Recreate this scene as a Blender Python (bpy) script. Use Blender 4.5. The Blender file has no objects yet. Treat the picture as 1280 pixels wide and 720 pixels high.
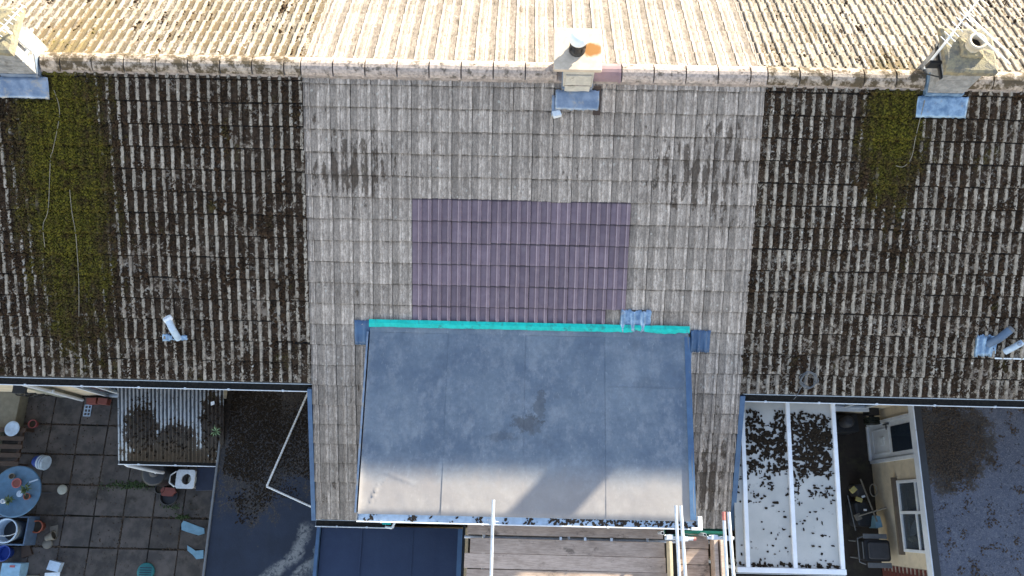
import bpy, bmesh, math, random
from math import sin, cos, pi, radians, tan, sqrt, atan2, floor
from mathutils import Vector, Matrix, noise

random.seed(7)
S = bpy.context.scene
COL = S.collection

# ------------------------------------------------------------------ camera
cam_d = bpy.data.cameras.new("camera")
cam = bpy.data.objects.new("camera", cam_d)
COL.objects.link(cam)
cam_d.sensor_width = 36.0
cam_d.lens = 36.0 * 975.5 / 1280.0
cam_d.clip_start = 0.1
cam_d.clip_end = 3000
cam.location = (-0.1995, -6.3413, 16.766)
cam.rotation_euler = (0.28208, -0.001797, 0.022494)
S.camera = cam

# ------------------------------------------------------------------ light
SUN_AZ = radians(42.5)          # clockwise from +Y towards +X
SUN_EL = radians(14.2)
w = bpy.data.worlds.new("World")
S.world = w
w.use_nodes = True
wn = w.node_tree
bg = wn.nodes["Background"]
sky = wn.nodes.new("ShaderNodeTexSky")
sky.sky_type = 'NISHITA'
sky.sun_disc = False
sky.sun_elevation = SUN_EL
sky.sun_rotation = SUN_AZ
sky.air_density = 1.0
sky.dust_density = 0.2
sky.ozone_density = 1.3
wb = wn.nodes.new("ShaderNodeMix")      # uniform camera white balance, same for the whole sky
wb.data_type = 'RGBA'; wb.blend_type = 'MULTIPLY'
wb.inputs[0].default_value = 1.0
wb.inputs[7].default_value = (1.24, 1.0, .88, 1)
wn.links.new(sky.outputs[0], wb.inputs[6])
wn.links.new(wb.outputs[2], bg.inputs[0])
bg.inputs[1].default_value = 0.15
sl = bpy.data.lights.new("sun", 'SUN')
sl.energy = 5.0
sl.angle = radians(0.8)
sl.color = (1.0, 0.94, 0.77)
sun = bpy.data.objects.new("sun", sl)
COL.objects.link(sun)
to_sun = Vector((sin(SUN_AZ) * cos(SUN_EL), cos(SUN_AZ) * cos(SUN_EL), sin(SUN_EL)))
sun.rotation_euler = to_sun.to_track_quat('Z', 'Y').to_euler()
sun.location = (20, 20, 20)
vs = S.view_settings
vs.view_transform = 'Standard'
vs.look = 'None'
vs.gamma = 1.0
vs.exposure = 2.15

# ------------------------------------------------------------------ node helper
class NT:
    def __init__(s, name):
        s.m = bpy.data.materials.new(name)
        s.m.use_nodes = True
        s.t = s.m.node_tree
        s.b = s.t.nodes["Principled BSDF"]
    def put(s, sock, v):
        if isinstance(v, bpy.types.NodeSocket):
            s.t.links.new(v, sock)
        elif v is not None:
            if isinstance(v, (tuple, list)) and len(v) == 3 and sock.type == 'RGBA':
                v = tuple(v) + (1,)
            sock.default_value = v
    def pos(s):
        return s.t.nodes.new("ShaderNodeNewGeometry").outputs['Position']
    def rnd(s):
        return s.t.nodes.new("ShaderNodeObjectInfo").outputs['Random']
    def attr(s, n):
        a = s.t.nodes.new("ShaderNodeAttribute"); a.attribute_name = n
        return a.outputs['Fac']
    def scale(s, v, sc, off=(0, 0, 0)):
        m = s.t.nodes.new("ShaderNodeMapping")
        s.put(m.inputs[0], v); m.inputs['Scale'].default_value = sc; m.inputs['Location'].default_value = off
        return m.outputs[0]
    def noise(s, v, sc, det=3, rough=.6, dist=0.0):
        n = s.t.nodes.new("ShaderNodeTexNoise")
        s.put(n.inputs['Vector'], v); s.put(n.inputs['Scale'], sc); n.inputs['Detail'].default_value = det
        n.inputs['Roughness'].default_value = rough; n.inputs['Distortion'].default_value = dist
        return n.outputs['Fac']
    def vor(s, v, sc, feat='F1', out='Distance'):
        n = s.t.nodes.new("ShaderNodeTexVoronoi"); n.feature = feat
        s.put(n.inputs['Vector'], v); s.put(n.inputs['Scale'], sc)
        return n.outputs[out]
    def math(s, op, a, b=None, c=None, clamp=False):
        n = s.t.nodes.new("ShaderNodeMath"); n.operation = op; n.use_clamp = clamp
        s.put(n.inputs[0], a)
        if b is not None: s.put(n.inputs[1], b)
        if c is not None: s.put(n.inputs[2], c)
        return n.outputs[0]
    def step(s, v, a, b):      # smooth 0..1 between a and b
        n = s.t.nodes.new("ShaderNodeMapRange"); n.interpolation_type = 'SMOOTHSTEP'
        s.put(n.inputs[0], v); n.inputs[1].default_value = a; n.inputs[2].default_value = b
        return n.outputs[0]
    def ramp(s, v, a, b, c, d):
        n = s.t.nodes.new("ShaderNodeMapRange")
        s.put(n.inputs[0], v); n.inputs[1].default_value = a; n.inputs[2].default_value = b
        n.inputs[3].default_value = c; n.inputs[4].default_value = d
        return n.outputs[0]
    def mix(s, f, a, b, mode='MIX'):
        n = s.t.nodes.new("ShaderNodeMix"); n.data_type = 'RGBA'; n.blend_type = mode
        s.put(n.inputs[0], f); s.put(n.inputs[6], a); s.put(n.inputs[7], b)
        return n.outputs[2]
    def bump(s, h, strength=.5, dist=.01):
        n = s.t.nodes.new("ShaderNodeBump")
        n.inputs['Strength'].default_value = strength; n.inputs['Distance'].default_value = dist
        s.put(n.inputs['Height'], h); s.put(s.b.inputs['Normal'], n.outputs[0])
    def xyz(s, v):
        n = s.t.nodes.new("ShaderNodeSeparateXYZ"); s.put(n.inputs[0], v)
        return n.outputs
    def blob(s, p, cx, cy, rx, ry):   # 1 at centre of an ellipse in plan, 0 outside
        o = s.xyz(p)
        dx = s.math('DIVIDE', s.math('SUBTRACT', o[0], cx), rx)
        dy = s.math('DIVIDE', s.math('SUBTRACT', o[1], cy), ry)
        d = s.math('SQRT', s.math('ADD', s.math('MULTIPLY', dx, dx), s.math('MULTIPLY', dy, dy)))
        return s.math('SUBTRACT', 1.0, d)
    def out(s, color=None, rough=None, metal=None, spec=None):
        if color is not None: s.put(s.b.inputs['Base Color'], color)
        if rough is not None: s.put(s.b.inputs['Roughness'], rough)
        if metal is not None: s.put(s.b.inputs['Metallic'], metal)
        if spec is not None: s.put(s.b.inputs['Specular IOR Level'], spec)
        return s.m

def surf(name, a, b=None, sc=6, rough=.7, metal=0, bump=.3, bdist=.004, bsc=60, spec=.4, det=5, tint=.0, dirt=None, dsc=3, dlo=.5, dhi=.7):
    """general weathered surface: two base tones by noise, optional dirt, fine bump"""
    n = NT(name); p = n.pos()
    f = n.step(n.noise(p, sc, det, .65), .35, .65)
    c = n.mix(f, a, b if b else tuple(x * .8 for x in a))
    if tint:
        c = n.mix(1.0, c, n.ramp(n.rnd(), 0, 1, 1 - tint, 1 + tint), 'MULTIPLY')
    if dirt:
        d = n.math('MULTIPLY', n.step(n.noise(n.scale(p, (1, 1, 1), (5, 3, 2)), dsc, 6, .7), dlo, dhi), .9)
        c = n.mix(d, c, dirt)
    h = n.noise(p, bsc, 4, .6)
    if bump: n.bump(h, bump, bdist)
    return n.out(c, rough, metal, spec)

GREEN = [(-7.15, -1.4, .95, 3.3), (5.42, -.6, .62, 1.5)]
def moss_colour(n, p, lift=1.0):
    a = n.noise(p, 9, 4, .7); b = n.noise(n.scale(p, (1, 1, 1), (9, 9, 9)), 38, 3, .7)
    c = n.mix(n.step(a, .4, .62), tuple(lift * x for x in (.026, .0165, .0105)), tuple(lift * x for x in (.052, .032, .020)))
    c = n.mix(n.step(b, .5, .72), c, tuple(lift * x for x in (.075, .055, .036)))
    g = None
    for (cx, cy, rx, ry) in GREEN:
        z = n.blob(p, cx, cy, rx, ry)
        g = z if g is None else n.math('MAXIMUM', g, z)
    gn = n.noise(n.scale(p, (1, .4, .4), (2, 7, 1)), 4, 6, .8)
    gf = n.step(n.math('ADD', n.math('MULTIPLY', g, .62), n.math('MULTIPLY', gn, 1.3)), .62, 1.12)
    gf2 = n.step(n.noise(n.scale(p, (1, 1, 1), (1, 2, 3)), 1.7, 4, .7), .6, .75)
    gf = n.math('MAXIMUM', gf, n.math('MULTIPLY', gf2, .45))
    gc = n.mix(n.step(b, .35, .65), (.022, .018, .007), (.140, .122, .018))
    gc = n.mix(n.math('MULTIPLY', n.step(n.noise(n.scale(p, (1, 1, 1), (4, 4, 4)), 5, 5, .75), .50, .66), .8), gc, (.034, .021, .011))
    return n.mix(gf, c, gc)

def tile_mat(name, c1, c2, cover, pan, streak=.5, lichen=1.0, tiltgrime=.6, laplo=.9, laphi=.95, stains=False):
    n = NT(name); p = n.pos(); h = n.attr("h"); e = n.attr("e")
    r = n.math('FRACT', n.math('ADD', n.rnd(), n.attr("rnd")))
    st = n.noise(n.scale(p, (1, .16, .16), (3, 1, 7)), 42, 6, .8)
    big = n.noise(p, 2.2, 5, .65)
    med = n.noise(n.scale(p, (1, .6, .6)), 16, 4, .7)
    c = n.mix(n.step(n.math('ADD', n.math('MULTIPLY', st, streak), n.math('MULTIPLY', med, 1 - streak)), .36, .64), c1, c2)
    c = n.mix(1.0, c, n.ramp(n.noise(n.scale(p, (1, .5, .5), (3, 8, 7)), 60, 4, .8), .3, .7, .60, 1.40), 'MULTIPLY')
    c = n.mix(1.0, c, n.ramp(big, .3, .7, .84, 1.14), 'MULTIPLY')
    c = n.mix(1.0, c, n.ramp(r, 0, 1, .86, 1.12), 'MULTIPLY')
    # grime settled in the channel beside each roll; laps and lower lips darkened
    gr = n.math('MULTIPLY', e, n.ramp(med, .3, .65, .25, 1.0))
    c = n.mix(n.math('MINIMUM', n.math('MULTIPLY', n.math('MULTIPLY', gr, tiltgrime), n.ramp(n.xyz(p)[1], -.05, .1, .72 if stains else 1.0, 1.0)), .85), c, (.045, .038, .032))
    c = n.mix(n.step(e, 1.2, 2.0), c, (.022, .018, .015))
    # lichen
    lv = n.vor(n.scale(p, (1, .8, .8), (4, 1, 0)), 9, 'F1')
    lf = n.math('MULTIPLY', n.step(lv, .19, .12), n.step(n.noise(p, 3.1, 3), .52, .6))
    lf = n.math('MULTIPLY', lf, .75 * lichen)
    c = n.mix(lf, c, (.55, .53, .46))
    lv2 = n.vor(n.scale(p, (1, 1, 1), (1, 8, 3)), 4.5, 'F1')
    c = n.mix(n.math('MULTIPLY', n.step(lv2, .085, .06), .9 * lichen), c, (.62, .56, .48))
    # moss
    m1 = n.noise(n.scale(p, (1, .7, .7), (0, 0, 4)), 19, 6, .82, 1.1)
    m2 = n.noise(n.scale(p, (1, 1, 1), (7, 0, 4)), 1.3, 4, .6)
    z = None
    for (cx, cy, rx, ry) in (GREEN if not stains else ((-2.75, -1.35, .9, .7), (2.6, -1.3, 1.0, 1.0), (3.0, -5.6, .5, 1.3))):
        b = n.math('MAXIMUM', n.blob(p, cx, cy, rx, ry), 0.0)
        z = b if z is None else n.math('MAXIMUM', z, b)
    z = n.math('MAXIMUM', n.math('ADD', z, n.math('MULTIPLY', n.math('SUBTRACT', n.noise(n.scale(p, (1, .6, 1), (9, 4, 2)), 3.2, 5, .75), .5), n.step(z, 0, .2))), 0.0)
    v = n.math('ADD', n.math('MULTIPLY', m1, 1.95), n.math('MULTIPLY', m2, .75))
    sunny = n.step(n.xyz(p)[1], -.05, .12)
    v = n.math('SUBTRACT', v, n.math('MULTIPLY', sunny, .22))
    if stains: v = n.math('ADD', n.math('MULTIPLY', n.noise(n.scale(p, (1, .30, .30), (1, 0, 4)), 11, 5, .75), 1.95), n.math('ADD', n.math('MULTIPLY', m2, .75), n.math('MULTIPLY', z, .17)))
    v = n.math('ADD', v, n.math('MULTIPLY', z, .8 if cover > -.2 else .42))
    v = n.math('SUBTRACT', v, n.math('MULTIPLY', h, pan))
    mf = n.step(n.math('ADD', v, cover), 1.18 if not stains else 1.15, 1.25 if not stains else 1.30)
    mc = n.mix(n.math('MULTIPLY', sunny, .6), moss_colour(n, p), (.20, .150, .090))  # far-slope moss mixed lighter, sunlight put into its colour
    c = n.mix(n.math('MULTIPLY', mf, .72) if stains else mf, c, mc)
    if not stains:      # pale lichen rosettes growing over the moss
        l3 = n.noise(n.scale(p, (1, 1, 1), (3, 3, 9)), 9.5, 6, .78, .3)
        l3 = n.math('ADD', l3, n.ramp(n.xyz(p)[1], -1.0, -4.3, -.02, .035))
        l4 = n.noise(n.scale(p, (1, 1, 1), (6, 2, 9)), 2.6, 3)
        c = n.mix(n.math('MULTIPLY', n.step(n.math('ADD', l3, n.math('MULTIPLY', n.math('SUBTRACT', l4, .5), .55)), .570, .610), n.math('SUBTRACT', .85, n.math('MULTIPLY', z, 1.2), None, True)), c, n.mix(n.step(l3, .58, .68), (.21, .168, .130), (.46, .385, .30)))
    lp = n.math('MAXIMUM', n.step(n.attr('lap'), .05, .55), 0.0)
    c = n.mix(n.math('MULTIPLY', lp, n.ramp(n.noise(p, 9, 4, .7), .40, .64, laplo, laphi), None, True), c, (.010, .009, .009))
    hh = n.math('ADD', n.math('MULTIPLY', n.noise(p, 120, 3), .5), n.math('MULTIPLY', mf, n.math('ADD', .6, n.math('MULTIPLY', n.noise(p, 60, 3), 2.0))))
    n.bump(hh, .8, .006)
    return n.out(c, .95, 0, .15)

M = {}
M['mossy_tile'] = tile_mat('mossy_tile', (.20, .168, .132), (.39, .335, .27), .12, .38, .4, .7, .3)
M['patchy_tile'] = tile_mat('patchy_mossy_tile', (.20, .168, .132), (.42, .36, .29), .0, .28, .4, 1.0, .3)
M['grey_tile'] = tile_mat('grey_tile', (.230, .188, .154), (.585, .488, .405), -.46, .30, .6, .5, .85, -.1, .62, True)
def purple():
    n = NT('purple_tile'); p = n.pos()
    c = n.mix(n.step(n.noise(p, 7, 5, .7), .35, .7), (.165, .115, .135), (.205, .148, .168))
    c = n.mix(n.math('MULTIPLY', n.step(n.attr('e'), .2, .9), .6), c, (.46, .37, .41))  # sky highlight painted as a pale line along one side of each roll
    c = n.mix(1.0, c, n.ramp(n.rnd(), 0, 1, .86, 1.12), 'MULTIPLY')
    c = n.mix(n.math('MULTIPLY', n.step(n.noise(n.scale(p, (1, .3, .3)), 13, 5, .75), .56, .72), .28), c, (.30, .25, .24))
    c = n.mix(n.step(n.attr('e'), 1.2, 2), c, (.07, .05, .06))
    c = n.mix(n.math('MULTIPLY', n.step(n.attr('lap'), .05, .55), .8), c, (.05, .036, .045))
    n.bump(n.noise(p, 150, 2), .15, .002)
    return n.out(c, .5, 0, .4)
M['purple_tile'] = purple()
def moss_mat():
    n = NT('moss'); p = n.pos()
    c = moss_colour(n, p)
    n.bump(n.noise(p, 90, 4), .8, .01)
    return n.out(c, 1.0, 0, .05)
M['moss'] = moss_mat()
M['dark_moss'] = surf('dark_roof_moss', (.012, .009, .007), (.034, .024, .015), 30, 1, bump=.8, spec=.1)
M['litter'] = surf('leaf_litter', (.022, .016, .012), (.070, .046, .028), 30, .9, bump=.6)
M['mortar'] = surf('mortar', (.36, .29, .25), (.22, .18, .155), 12, .95, dirt=(.10, .09, .06), dsc=6)
M['ridge'] = surf('ridge_concrete', (.50, .40, .335), (.30, .245, .21), 22, .95, bump=.7, bdist=.006, tint=.08, dirt=(.09, .072, .055), dsc=9, dlo=.52, dhi=.66)
M['ridge_moss'] = surf('mossy_ridge_concrete', (.48, .39, .31), (.30, .24, .19), 14, .95, bump=.9, bdist=.01, tint=.08, dirt=(.055, .036, .013), dsc=7, dlo=.42, dhi=.56)
M['ridge_new'] = surf('new_ridge', (.20, .13, .14), (.24, .16, .17), 6, .6, bump=.2)
M['lead'] = surf('lead_flashing', (.14, .19, .27), (.25, .30, .38), 5, .38, .35, bump=.5, bdist=.008, bsc=14, spec=.6, dirt=(.36, .33, .29), dsc=6, dlo=.52, dhi=.68)
M['lead_bright'] = surf('new_lead_flashing', (.12, .20, .31), (.27, .38, .50), 11, .35, .35, bump=.6, bdist=.012, bsc=12, spec=.6, dirt=(.30, .28, .25), dsc=7, dlo=.58, dhi=.74)
M['blue_sheet'] = surf('blue_grey_verge_flashing', (.045, .09, .17), (.06, .12, .21), 6, .45, .0, bump=.3, bsc=16, spec=.5)
M['stack'] = surf('rendered_chimney_stack', (.33, .32, .31), (.22, .215, .21), 9, .9, bump=.6, bdist=.008, dirt=(.10, .09, .075), dsc=5)
M['stack_cream'] = surf('cream_stack', (.56, .51, .43), (.46, .42, .36), 9, .85, bump=.4, dirt=(.20, .17, .13), dsc=6, dlo=.6, dhi=.75)
def slab_mat():
    n = NT('cowl_slab'); p = n.pos()
    c = n.mix(n.step(n.noise(p, 8, 5, .7), .35, .65), (.62, .50, .38), (.50, .40, .30))
    st = n.step(n.math('ADD', n.blob(p, .80, .03, .17, .13), n.math('MULTIPLY', n.noise(p, 9, 4, .7), .8)), .35, .75)
    c = n.mix(st, c, (.32, .14, .035))
    n.bump(n.noise(p, 60, 4), .3, .004)
    return n.out(c, .85, 0, .3)
M['slab'] = slab_mat()
M['cap'] = surf('lichened_chimney_cap', (.30, .25, .15), (.19, .165, .12), 13, .95, bump=.9, bdist=.012, bsc=40, dirt=(.13, .12, .10), dsc=6, dlo=.5, dhi=.62)
M['pot'] = surf('clay_pot_pale', (.50, .44, .34), (.42, .36, .28), 8, .85)
M['pot_yellow'] = surf('clay_pot_yellow', (.52, .44, .20), (.45, .38, .18), 8, .85)
M['soot'] = surf('soot', (.012, .010, .009), None, 8, 1)
M['black_plastic'] = surf('black_plastic', (.016, .017, .020), (.024, .025, .028), 6, .45, bump=.1)
M['white_metal'] = surf('white_powder_coat', (.78, .79, .80), (.70, .71, .73), 5, .4, bump=.05, dirt=(.40, .38, .34), dsc=9, dlo=.62, dhi=.8)
M['upvc'] = surf('white_upvc', (.70, .72, .74), (.60, .62, .65), 4, .4, bump=.05, dirt=(.34, .33, .29), dsc=8, dlo=.6, dhi=.8)
M['gutter_shade'] = surf('gutter_shade_dark', (.012, .011, .010), (.035, .028, .02), 30, 1, bump=.8)
M['cream_render'] = surf('cream_render', (.60, .505, .365), (.50, .42, .31), 4, .9, bump=.35, dirt=(.22, .19, .12), dsc=2.5, dlo=.58, dhi=.8)
M['damp_render'] = surf('damp_grey_render', (.20, .20, .16), (.28, .27, .22), 6, .9, bump=.5, dirt=(.07, .08, .05), dsc=4)
M['brick'] = surf('dark_red_brick', (.12, .030, .022), (.085, .024, .02), 14, .9, bump=.6)
M['fascia'] = surf('black_fascia', (.016, .015, .014), (.03, .026, .022), 8, .7)
M['glass'] = NT('window_glass').out((.02, .03, .045), .06, 0, .8)
def thin_glass():
    n = NT('clear_pane'); n.b.inputs['Transmission Weight'].default_value = .85
    n.b.inputs['IOR'].default_value = 1.1
    return n.out((.28, .33, .38), .05, 0, .6)
M['pane'] = thin_glass()
M['room'] = surf('dark_room', (.012, .014, .018), (.02, .024, .03), 3, .9, bump=0)
M['curtain'] = surf('curtain', (.45, .48, .50), (.35, .38, .40), 12, .9)
M['timber'] = surf('scaffold_board_timber', (.26, .19, .13), (.17, .125, .088), 7, .9, tint=.12)
M['galv'] = surf('galvanised_tube', (.62, .64, .66), (.50, .52, .55), 12, .38, .35, bump=.15, spec=.6)
M['pink_tube'] = surf('red_oxide_tube_end', (.55, .17, .13), (.40, .12, .10), 12, .6)
M['teal'] = surf('teal_tape', (.0, .40, .33), (.005, .50, .42), 10, .45, bump=.5, bsc=30, dirt=(.03, .15, .14), dsc=9, dlo=.52, dhi=.72)
M['green_gutter'] = surf('green_netting', (.005, .12, .075), (.01, .18, .11), 10, .5)
M['rope'] = surf('white_cable_cover', (.72, .72, .70), (.6, .6, .6), 20, .6)

def timber():
    n = NT('weathered_board'); p = n.pos()
    g = n.noise(n.scale(p, (.12, 1, 1)), 60, 4, .7)
    c = n.mix(n.step(n.math('ADD', n.math('MULTIPLY', g, .5), n.math('MULTIPLY', n.noise(n.scale(p, (.4, 1, 1)), 7, 5, .7), .5)), .36, .64), (.31, .225, .172), (.50, .375, .295))
    c = n.mix(1.0, c, n.ramp(n.rnd(), 0, 1, .85, 1.15), 'MULTIPLY')
    d = n.step(n.noise(n.scale(p, (.7, 1, 1)), 4.5, 6, .75), .54, .70)
    c = n.mix(n.math('MULTIPLY', d, .75), c, (.075, .055, .042))
    n.bump(n.noise(n.scale(p, (.1, 1, 1)), 90, 3), .35, .003)
    return n.out(c, .85, 0, .25)
M['timber'] = timber()

def deck():
    n = NT('rubber_membrane'); p = n.pos()
    a = n.noise(p, 1.1, 5, .6); b = n.noise(n.scale(p, (1, .7, 1), (5, 5, 5)), 4.2, 7, .72)
    c = n.mix(n.step(a, .36, .66), (.092, .118, .155), (.150, .176, .205))
    c = n.mix(n.math('MULTIPLY', n.step(b, .45, .68), .6), c, (.23, .245, .265))
    b2 = n.noise(n.scale(p, (1, 1, 1), (1, 9, 5)), 2.4, 6, .75)
    c = n.mix(n.math('MULTIPLY', n.step(b2, .54, .74), .35), c, (.085, .095, .11))
    sc = n.noise(n.scale(p, (1, .25, 1), (2, 2, 2)), 34, 4, .7, .3)
    c = n.mix(n.math('MULTIPLY', n.step(sc, .60, .70), .38), c, (.33, .34, .35))
    sc2 = n.noise(n.scale(p, (.12, 1, 1), (2, 5, 2)), 30, 5, .8, .5)
    c = n.mix(n.math('MULTIPLY', n.step(sc2, .64, .74), .4), c, (.30, .31, .33))
    # warm sunlit tone mixed into the colour towards the drip edge
    o = n.xyz(p)
    g3 = n.noise(n.scale(p, (1, 1, 1), (7, 1, 5)), 15, 6, .8)
    c = n.mix(1.0, c, n.ramp(g3, .3, .7, .84, 1.18), 'MULTIPLY')
    fr = n.step(n.math('ADD', o[1], n.math('MULTIPLY', b, .5)), -5.2, -5.8)
    c = n.mix(n.math('MULTIPLY', fr, .55), c, (.38, .31, .255))
    for (cx, cy, rx, ry, k) in ((.02, -5.02, .34, .24, .5), (.22, -4.72, .16, .34, .5), (-.35, -5.2, .34, .14, .35), (.0, -5.0, .2, .18, .35), (1.9, -4.35, .3, .2, .15)):
        st = n.step(n.math('ADD', n.blob(p, cx, cy, rx, ry), n.math('MULTIPLY', n.noise(n.scale(p, (1, 1, 1), (2, 6, 1)), 7, 6, .82), 2.6)), 1.62, 1.78)
        c = n.mix(n.math('MULTIPLY', st, k), c, (.055, .056, .06))
    n.bump(n.math('ADD', n.noise(p, 7, 5, .6), n.math('MULTIPLY', n.noise(p, 70, 3), .15)), .22, .010)
    return n.out(c, n.ramp(b, .3, .7, .42, .6), 0, .45)
M['deck'] = deck()

def flatroof(name, c1, c2, speck, moss_blobs=(), stains=(), rough=.55, worm=0):
    n = NT(name); p = n.pos()
    a = n.noise(p, 2.0, 6, .7)
    c = n.mix(n.step(a, .35, .68), c1, c2)
    if worm:
        wv = n.noise(n.scale(p, (1, 1, 1), (3, 3, 3)), 26, 3, .6, 1.6)
        c = n.mix(n.math('MULTIPLY', n.step(wv, .50, .60), worm), c, speck)
        wk = n.noise(n.scale(p, (1, 1, 1), (8, 3, 3)), 17, 3, .6, 1.2)
        c = n.mix(n.math('MULTIPLY', n.step(wk, .60, .66), .8), c, (.008, .008, .01))
    else:
        c = n.mix(n.math('MULTIPLY', n.step(n.noise(p, 40, 3), .6, .75), .4), c, speck)
    nz = n.noise(p, 3.2, 6, .75)
    fine = n.noise(p, 30, 4, .7, .8)
    for (cx, cy, rx, ry) in moss_blobs:
        v = n.math('ADD', n.blob(p, cx, cy, rx, ry), n.math('MULTIPLY', n.math('SUBTRACT', nz, .5), 1.6))
        v = n.math('ADD', v, n.math('MULTIPLY', n.math('SUBTRACT', fine, .5), .9))
        mc = n.mix(n.step(fine, .45, .65), (.014, .010, .007), (.062, .044, .028))
        c = n.mix(n.math('MULTIPLY', n.step(v, .12, .32), .92), c, mc)
    for (x0, y0, x1, y1, wd, col) in stains:
        o = n.xyz(p)
        L = sqrt((x1 - x0) ** 2 + (y1 - y0) ** 2); ux, uy = (x1 - x0) / L, (y1 - y0) / L
        dx = n.math('SUBTRACT', o[0], x0); dy = n.math('SUBTRACT', o[1], y0)
        al = n.math('ADD', n.math('MULTIPLY', dx, ux), n.math('MULTIPLY', dy, uy))
        ac = n.math('ABSOLUTE', n.math('ADD', n.math('SUBTRACT', n.math('MULTIPLY', dy, ux), n.math('MULTIPLY', dx, uy)), n.math('MULTIPLY', n.math('SUBTRACT', nz, .5), .35)))
        f = n.math('MULTIPLY', n.step(ac, wd, wd * .2), n.math('MULTIPLY', n.step(al, -.12, .08), n.step(al, L + .12, L - .08)))
        sn = n.noise(n.scale(p, (1, 1, 1), (1, 1, 1)), 11, 5, .75, 1.0)
        f = n.math('MULTIPLY', f, n.step(sn, .34, .56))
        c = n.mix(n.math('MULTIPLY', f, .8), c, col)
    n.bump(n.math('ADD', n.noise(p, 30, 5, .7), n.math('MULTIPLY', a, 2)), .5, .006)
    return n.out(c, rough, 0, .45)
PALE = (.23, .22, .20)
M['flat_left'] = flatroof('left_flat_roof_felt', (.005, .009, .020), (.010, .016, .032), (.025, .03, .04),
    [(-4.75, -5.0, 1.1, 1.8), (-4.0, -4.9, .75, 1.25)], [(-3.72, -6.62, -3.86, -7.1, .16, PALE), (-3.86, -7.08, -4.6, -7.75, .15, PALE), (-3.55, -7.2, -4.3, -7.9, .12, PALE), (-3.5, -6.9, -3.62, -7.6, .05, (.12, .14, .15))], .42)
M['flat_mid'] = flatroof('dark_blue_flat_roof', (.012, .024, .060), (.017, .032, .072), (.035, .05, .08), (), (), .42)
M['flat_right'] = flatroof('mineral_felt', (.052, .058, .082), (.068, .076, .104), (.125, .128, .145),
    [(7.8, -4.9, .95, .95), (7.5, -5.2, .5, .8)], (), .8, worm=.75)
M['slab_paving'] = surf('concrete_paving', (.100, .084, .074), (.052, .046, .043), 3.5, .9, bump=.5, tint=.18, dirt=(.030, .026, .020), dsc=2.6, dlo=.52, dhi=.72)
M['paving_base'] = surf('jointing_soil', (.030, .025, .016), (.02, .02, .01), 14, 1)
M['soil'] = surf('soil', (.030, .024, .018), (.05, .04, .028), 3, 1)
M['passage'] = surf('damp_passage_concrete', (.040, .031, .025), (.028, .022, .018), 4, .9, dirt=(.055, .05, .03), dsc=3)
def corr_mat():
    n = NT('corrugated_sheet'); p = n.pos(); h = n.attr('h'); o = n.xyz(p)
    c = n.mix(n.step(n.math('ADD', h, n.math('MULTIPLY', n.math('SUBTRACT', n.noise(n.scale(p, (1, .12, 1)), 14, 3), .5), 1.2)), .25, .75), (.05, .06, .075), (.33, .36, .39))
    c = n.mix(n.step(n.noise(n.scale(p, (1, .5, 1)), 30, 4, .7), .56, .66), c, (.10, .095, .085))
    g = None
    for (cx, cy, rx, ry) in ((-6.80, -5.08, .42, .60), (-6.2, -5.30, .55, .50), (-5.52, -5.0, .30, .85), (-6.3, -5.5, 1.1, .30)):
        z = n.blob(p, cx, cy, rx, ry); g = z if g is None else n.math('MAXIMUM', g, z)
    v = n.math('ADD', g, n.math('MULTIPLY', n.math('SUBTRACT', n.noise(p, 9, 6, .8), .5), 1.5))
    v = n.math('SUBTRACT', v, n.math('MULTIPLY', h, .22))
    c = n.mix(n.step(v, .02, .12), c, moss_colour(n, p, .5))
    return n.out(c, .6, .0, .4)
M['corrugated'] = corr_mat()
def poly():
    n = NT('polycarbonate'); p = n.pos()
    c = n.mix(n.step(n.noise(p, 1.5, 4), .3, .7), (.37, .36, .33), (.47, .45, .41))
    c = n.mix(n.math('MULTIPLY', n.step(n.noise(p, 12, 5, .75), .58, .72), .5), c, (.16, .16, .14))
    return n.out(c, .35, 0, .5)
M['poly'] = poly()
for nm, a in dict(cable_sheath=(.22, .19, .14), sill=(.14, .105, .075), blue_white=(.45, .55, .66), pale_blue=(.25, .42, .55), deep_blue=(.02, .06, .30), pink=(.38, .10, .10), terracotta=(.30, .085, .05),
        table=(.07, .15, .24), navy=(.018, .025, .05), white=(.75, .78, .80), teal_pot=(.02, .16, .17), stone=(.17, .15, .12), brown=(.06, .035, .022),
        redbrick=(.20, .055, .04), beige=(.20, .18, .13), cloth=(.17, .32, .42), yellow=(.45, .38, .14), grey=(.14, .145, .15), darkgrey=(.05, .05, .055), cream_pot=(.42, .42, .36), darkgreen=(.01, .015, .010), blue_cyl=(.09, .14, .22), lightwood=(.52, .42, .28)).items():
    M[nm] = surf(nm, a, tuple(x * .8 for x in a), 9, .6, bump=.2)
M['leaf'] = surf('leaf', (.028, .050, .014), (.045, .075, .022), 20, .6)
M['leaf2'] = surf('pale_leaf', (.16, .24, .12), (.10, .18, .08), 20, .6)

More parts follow.
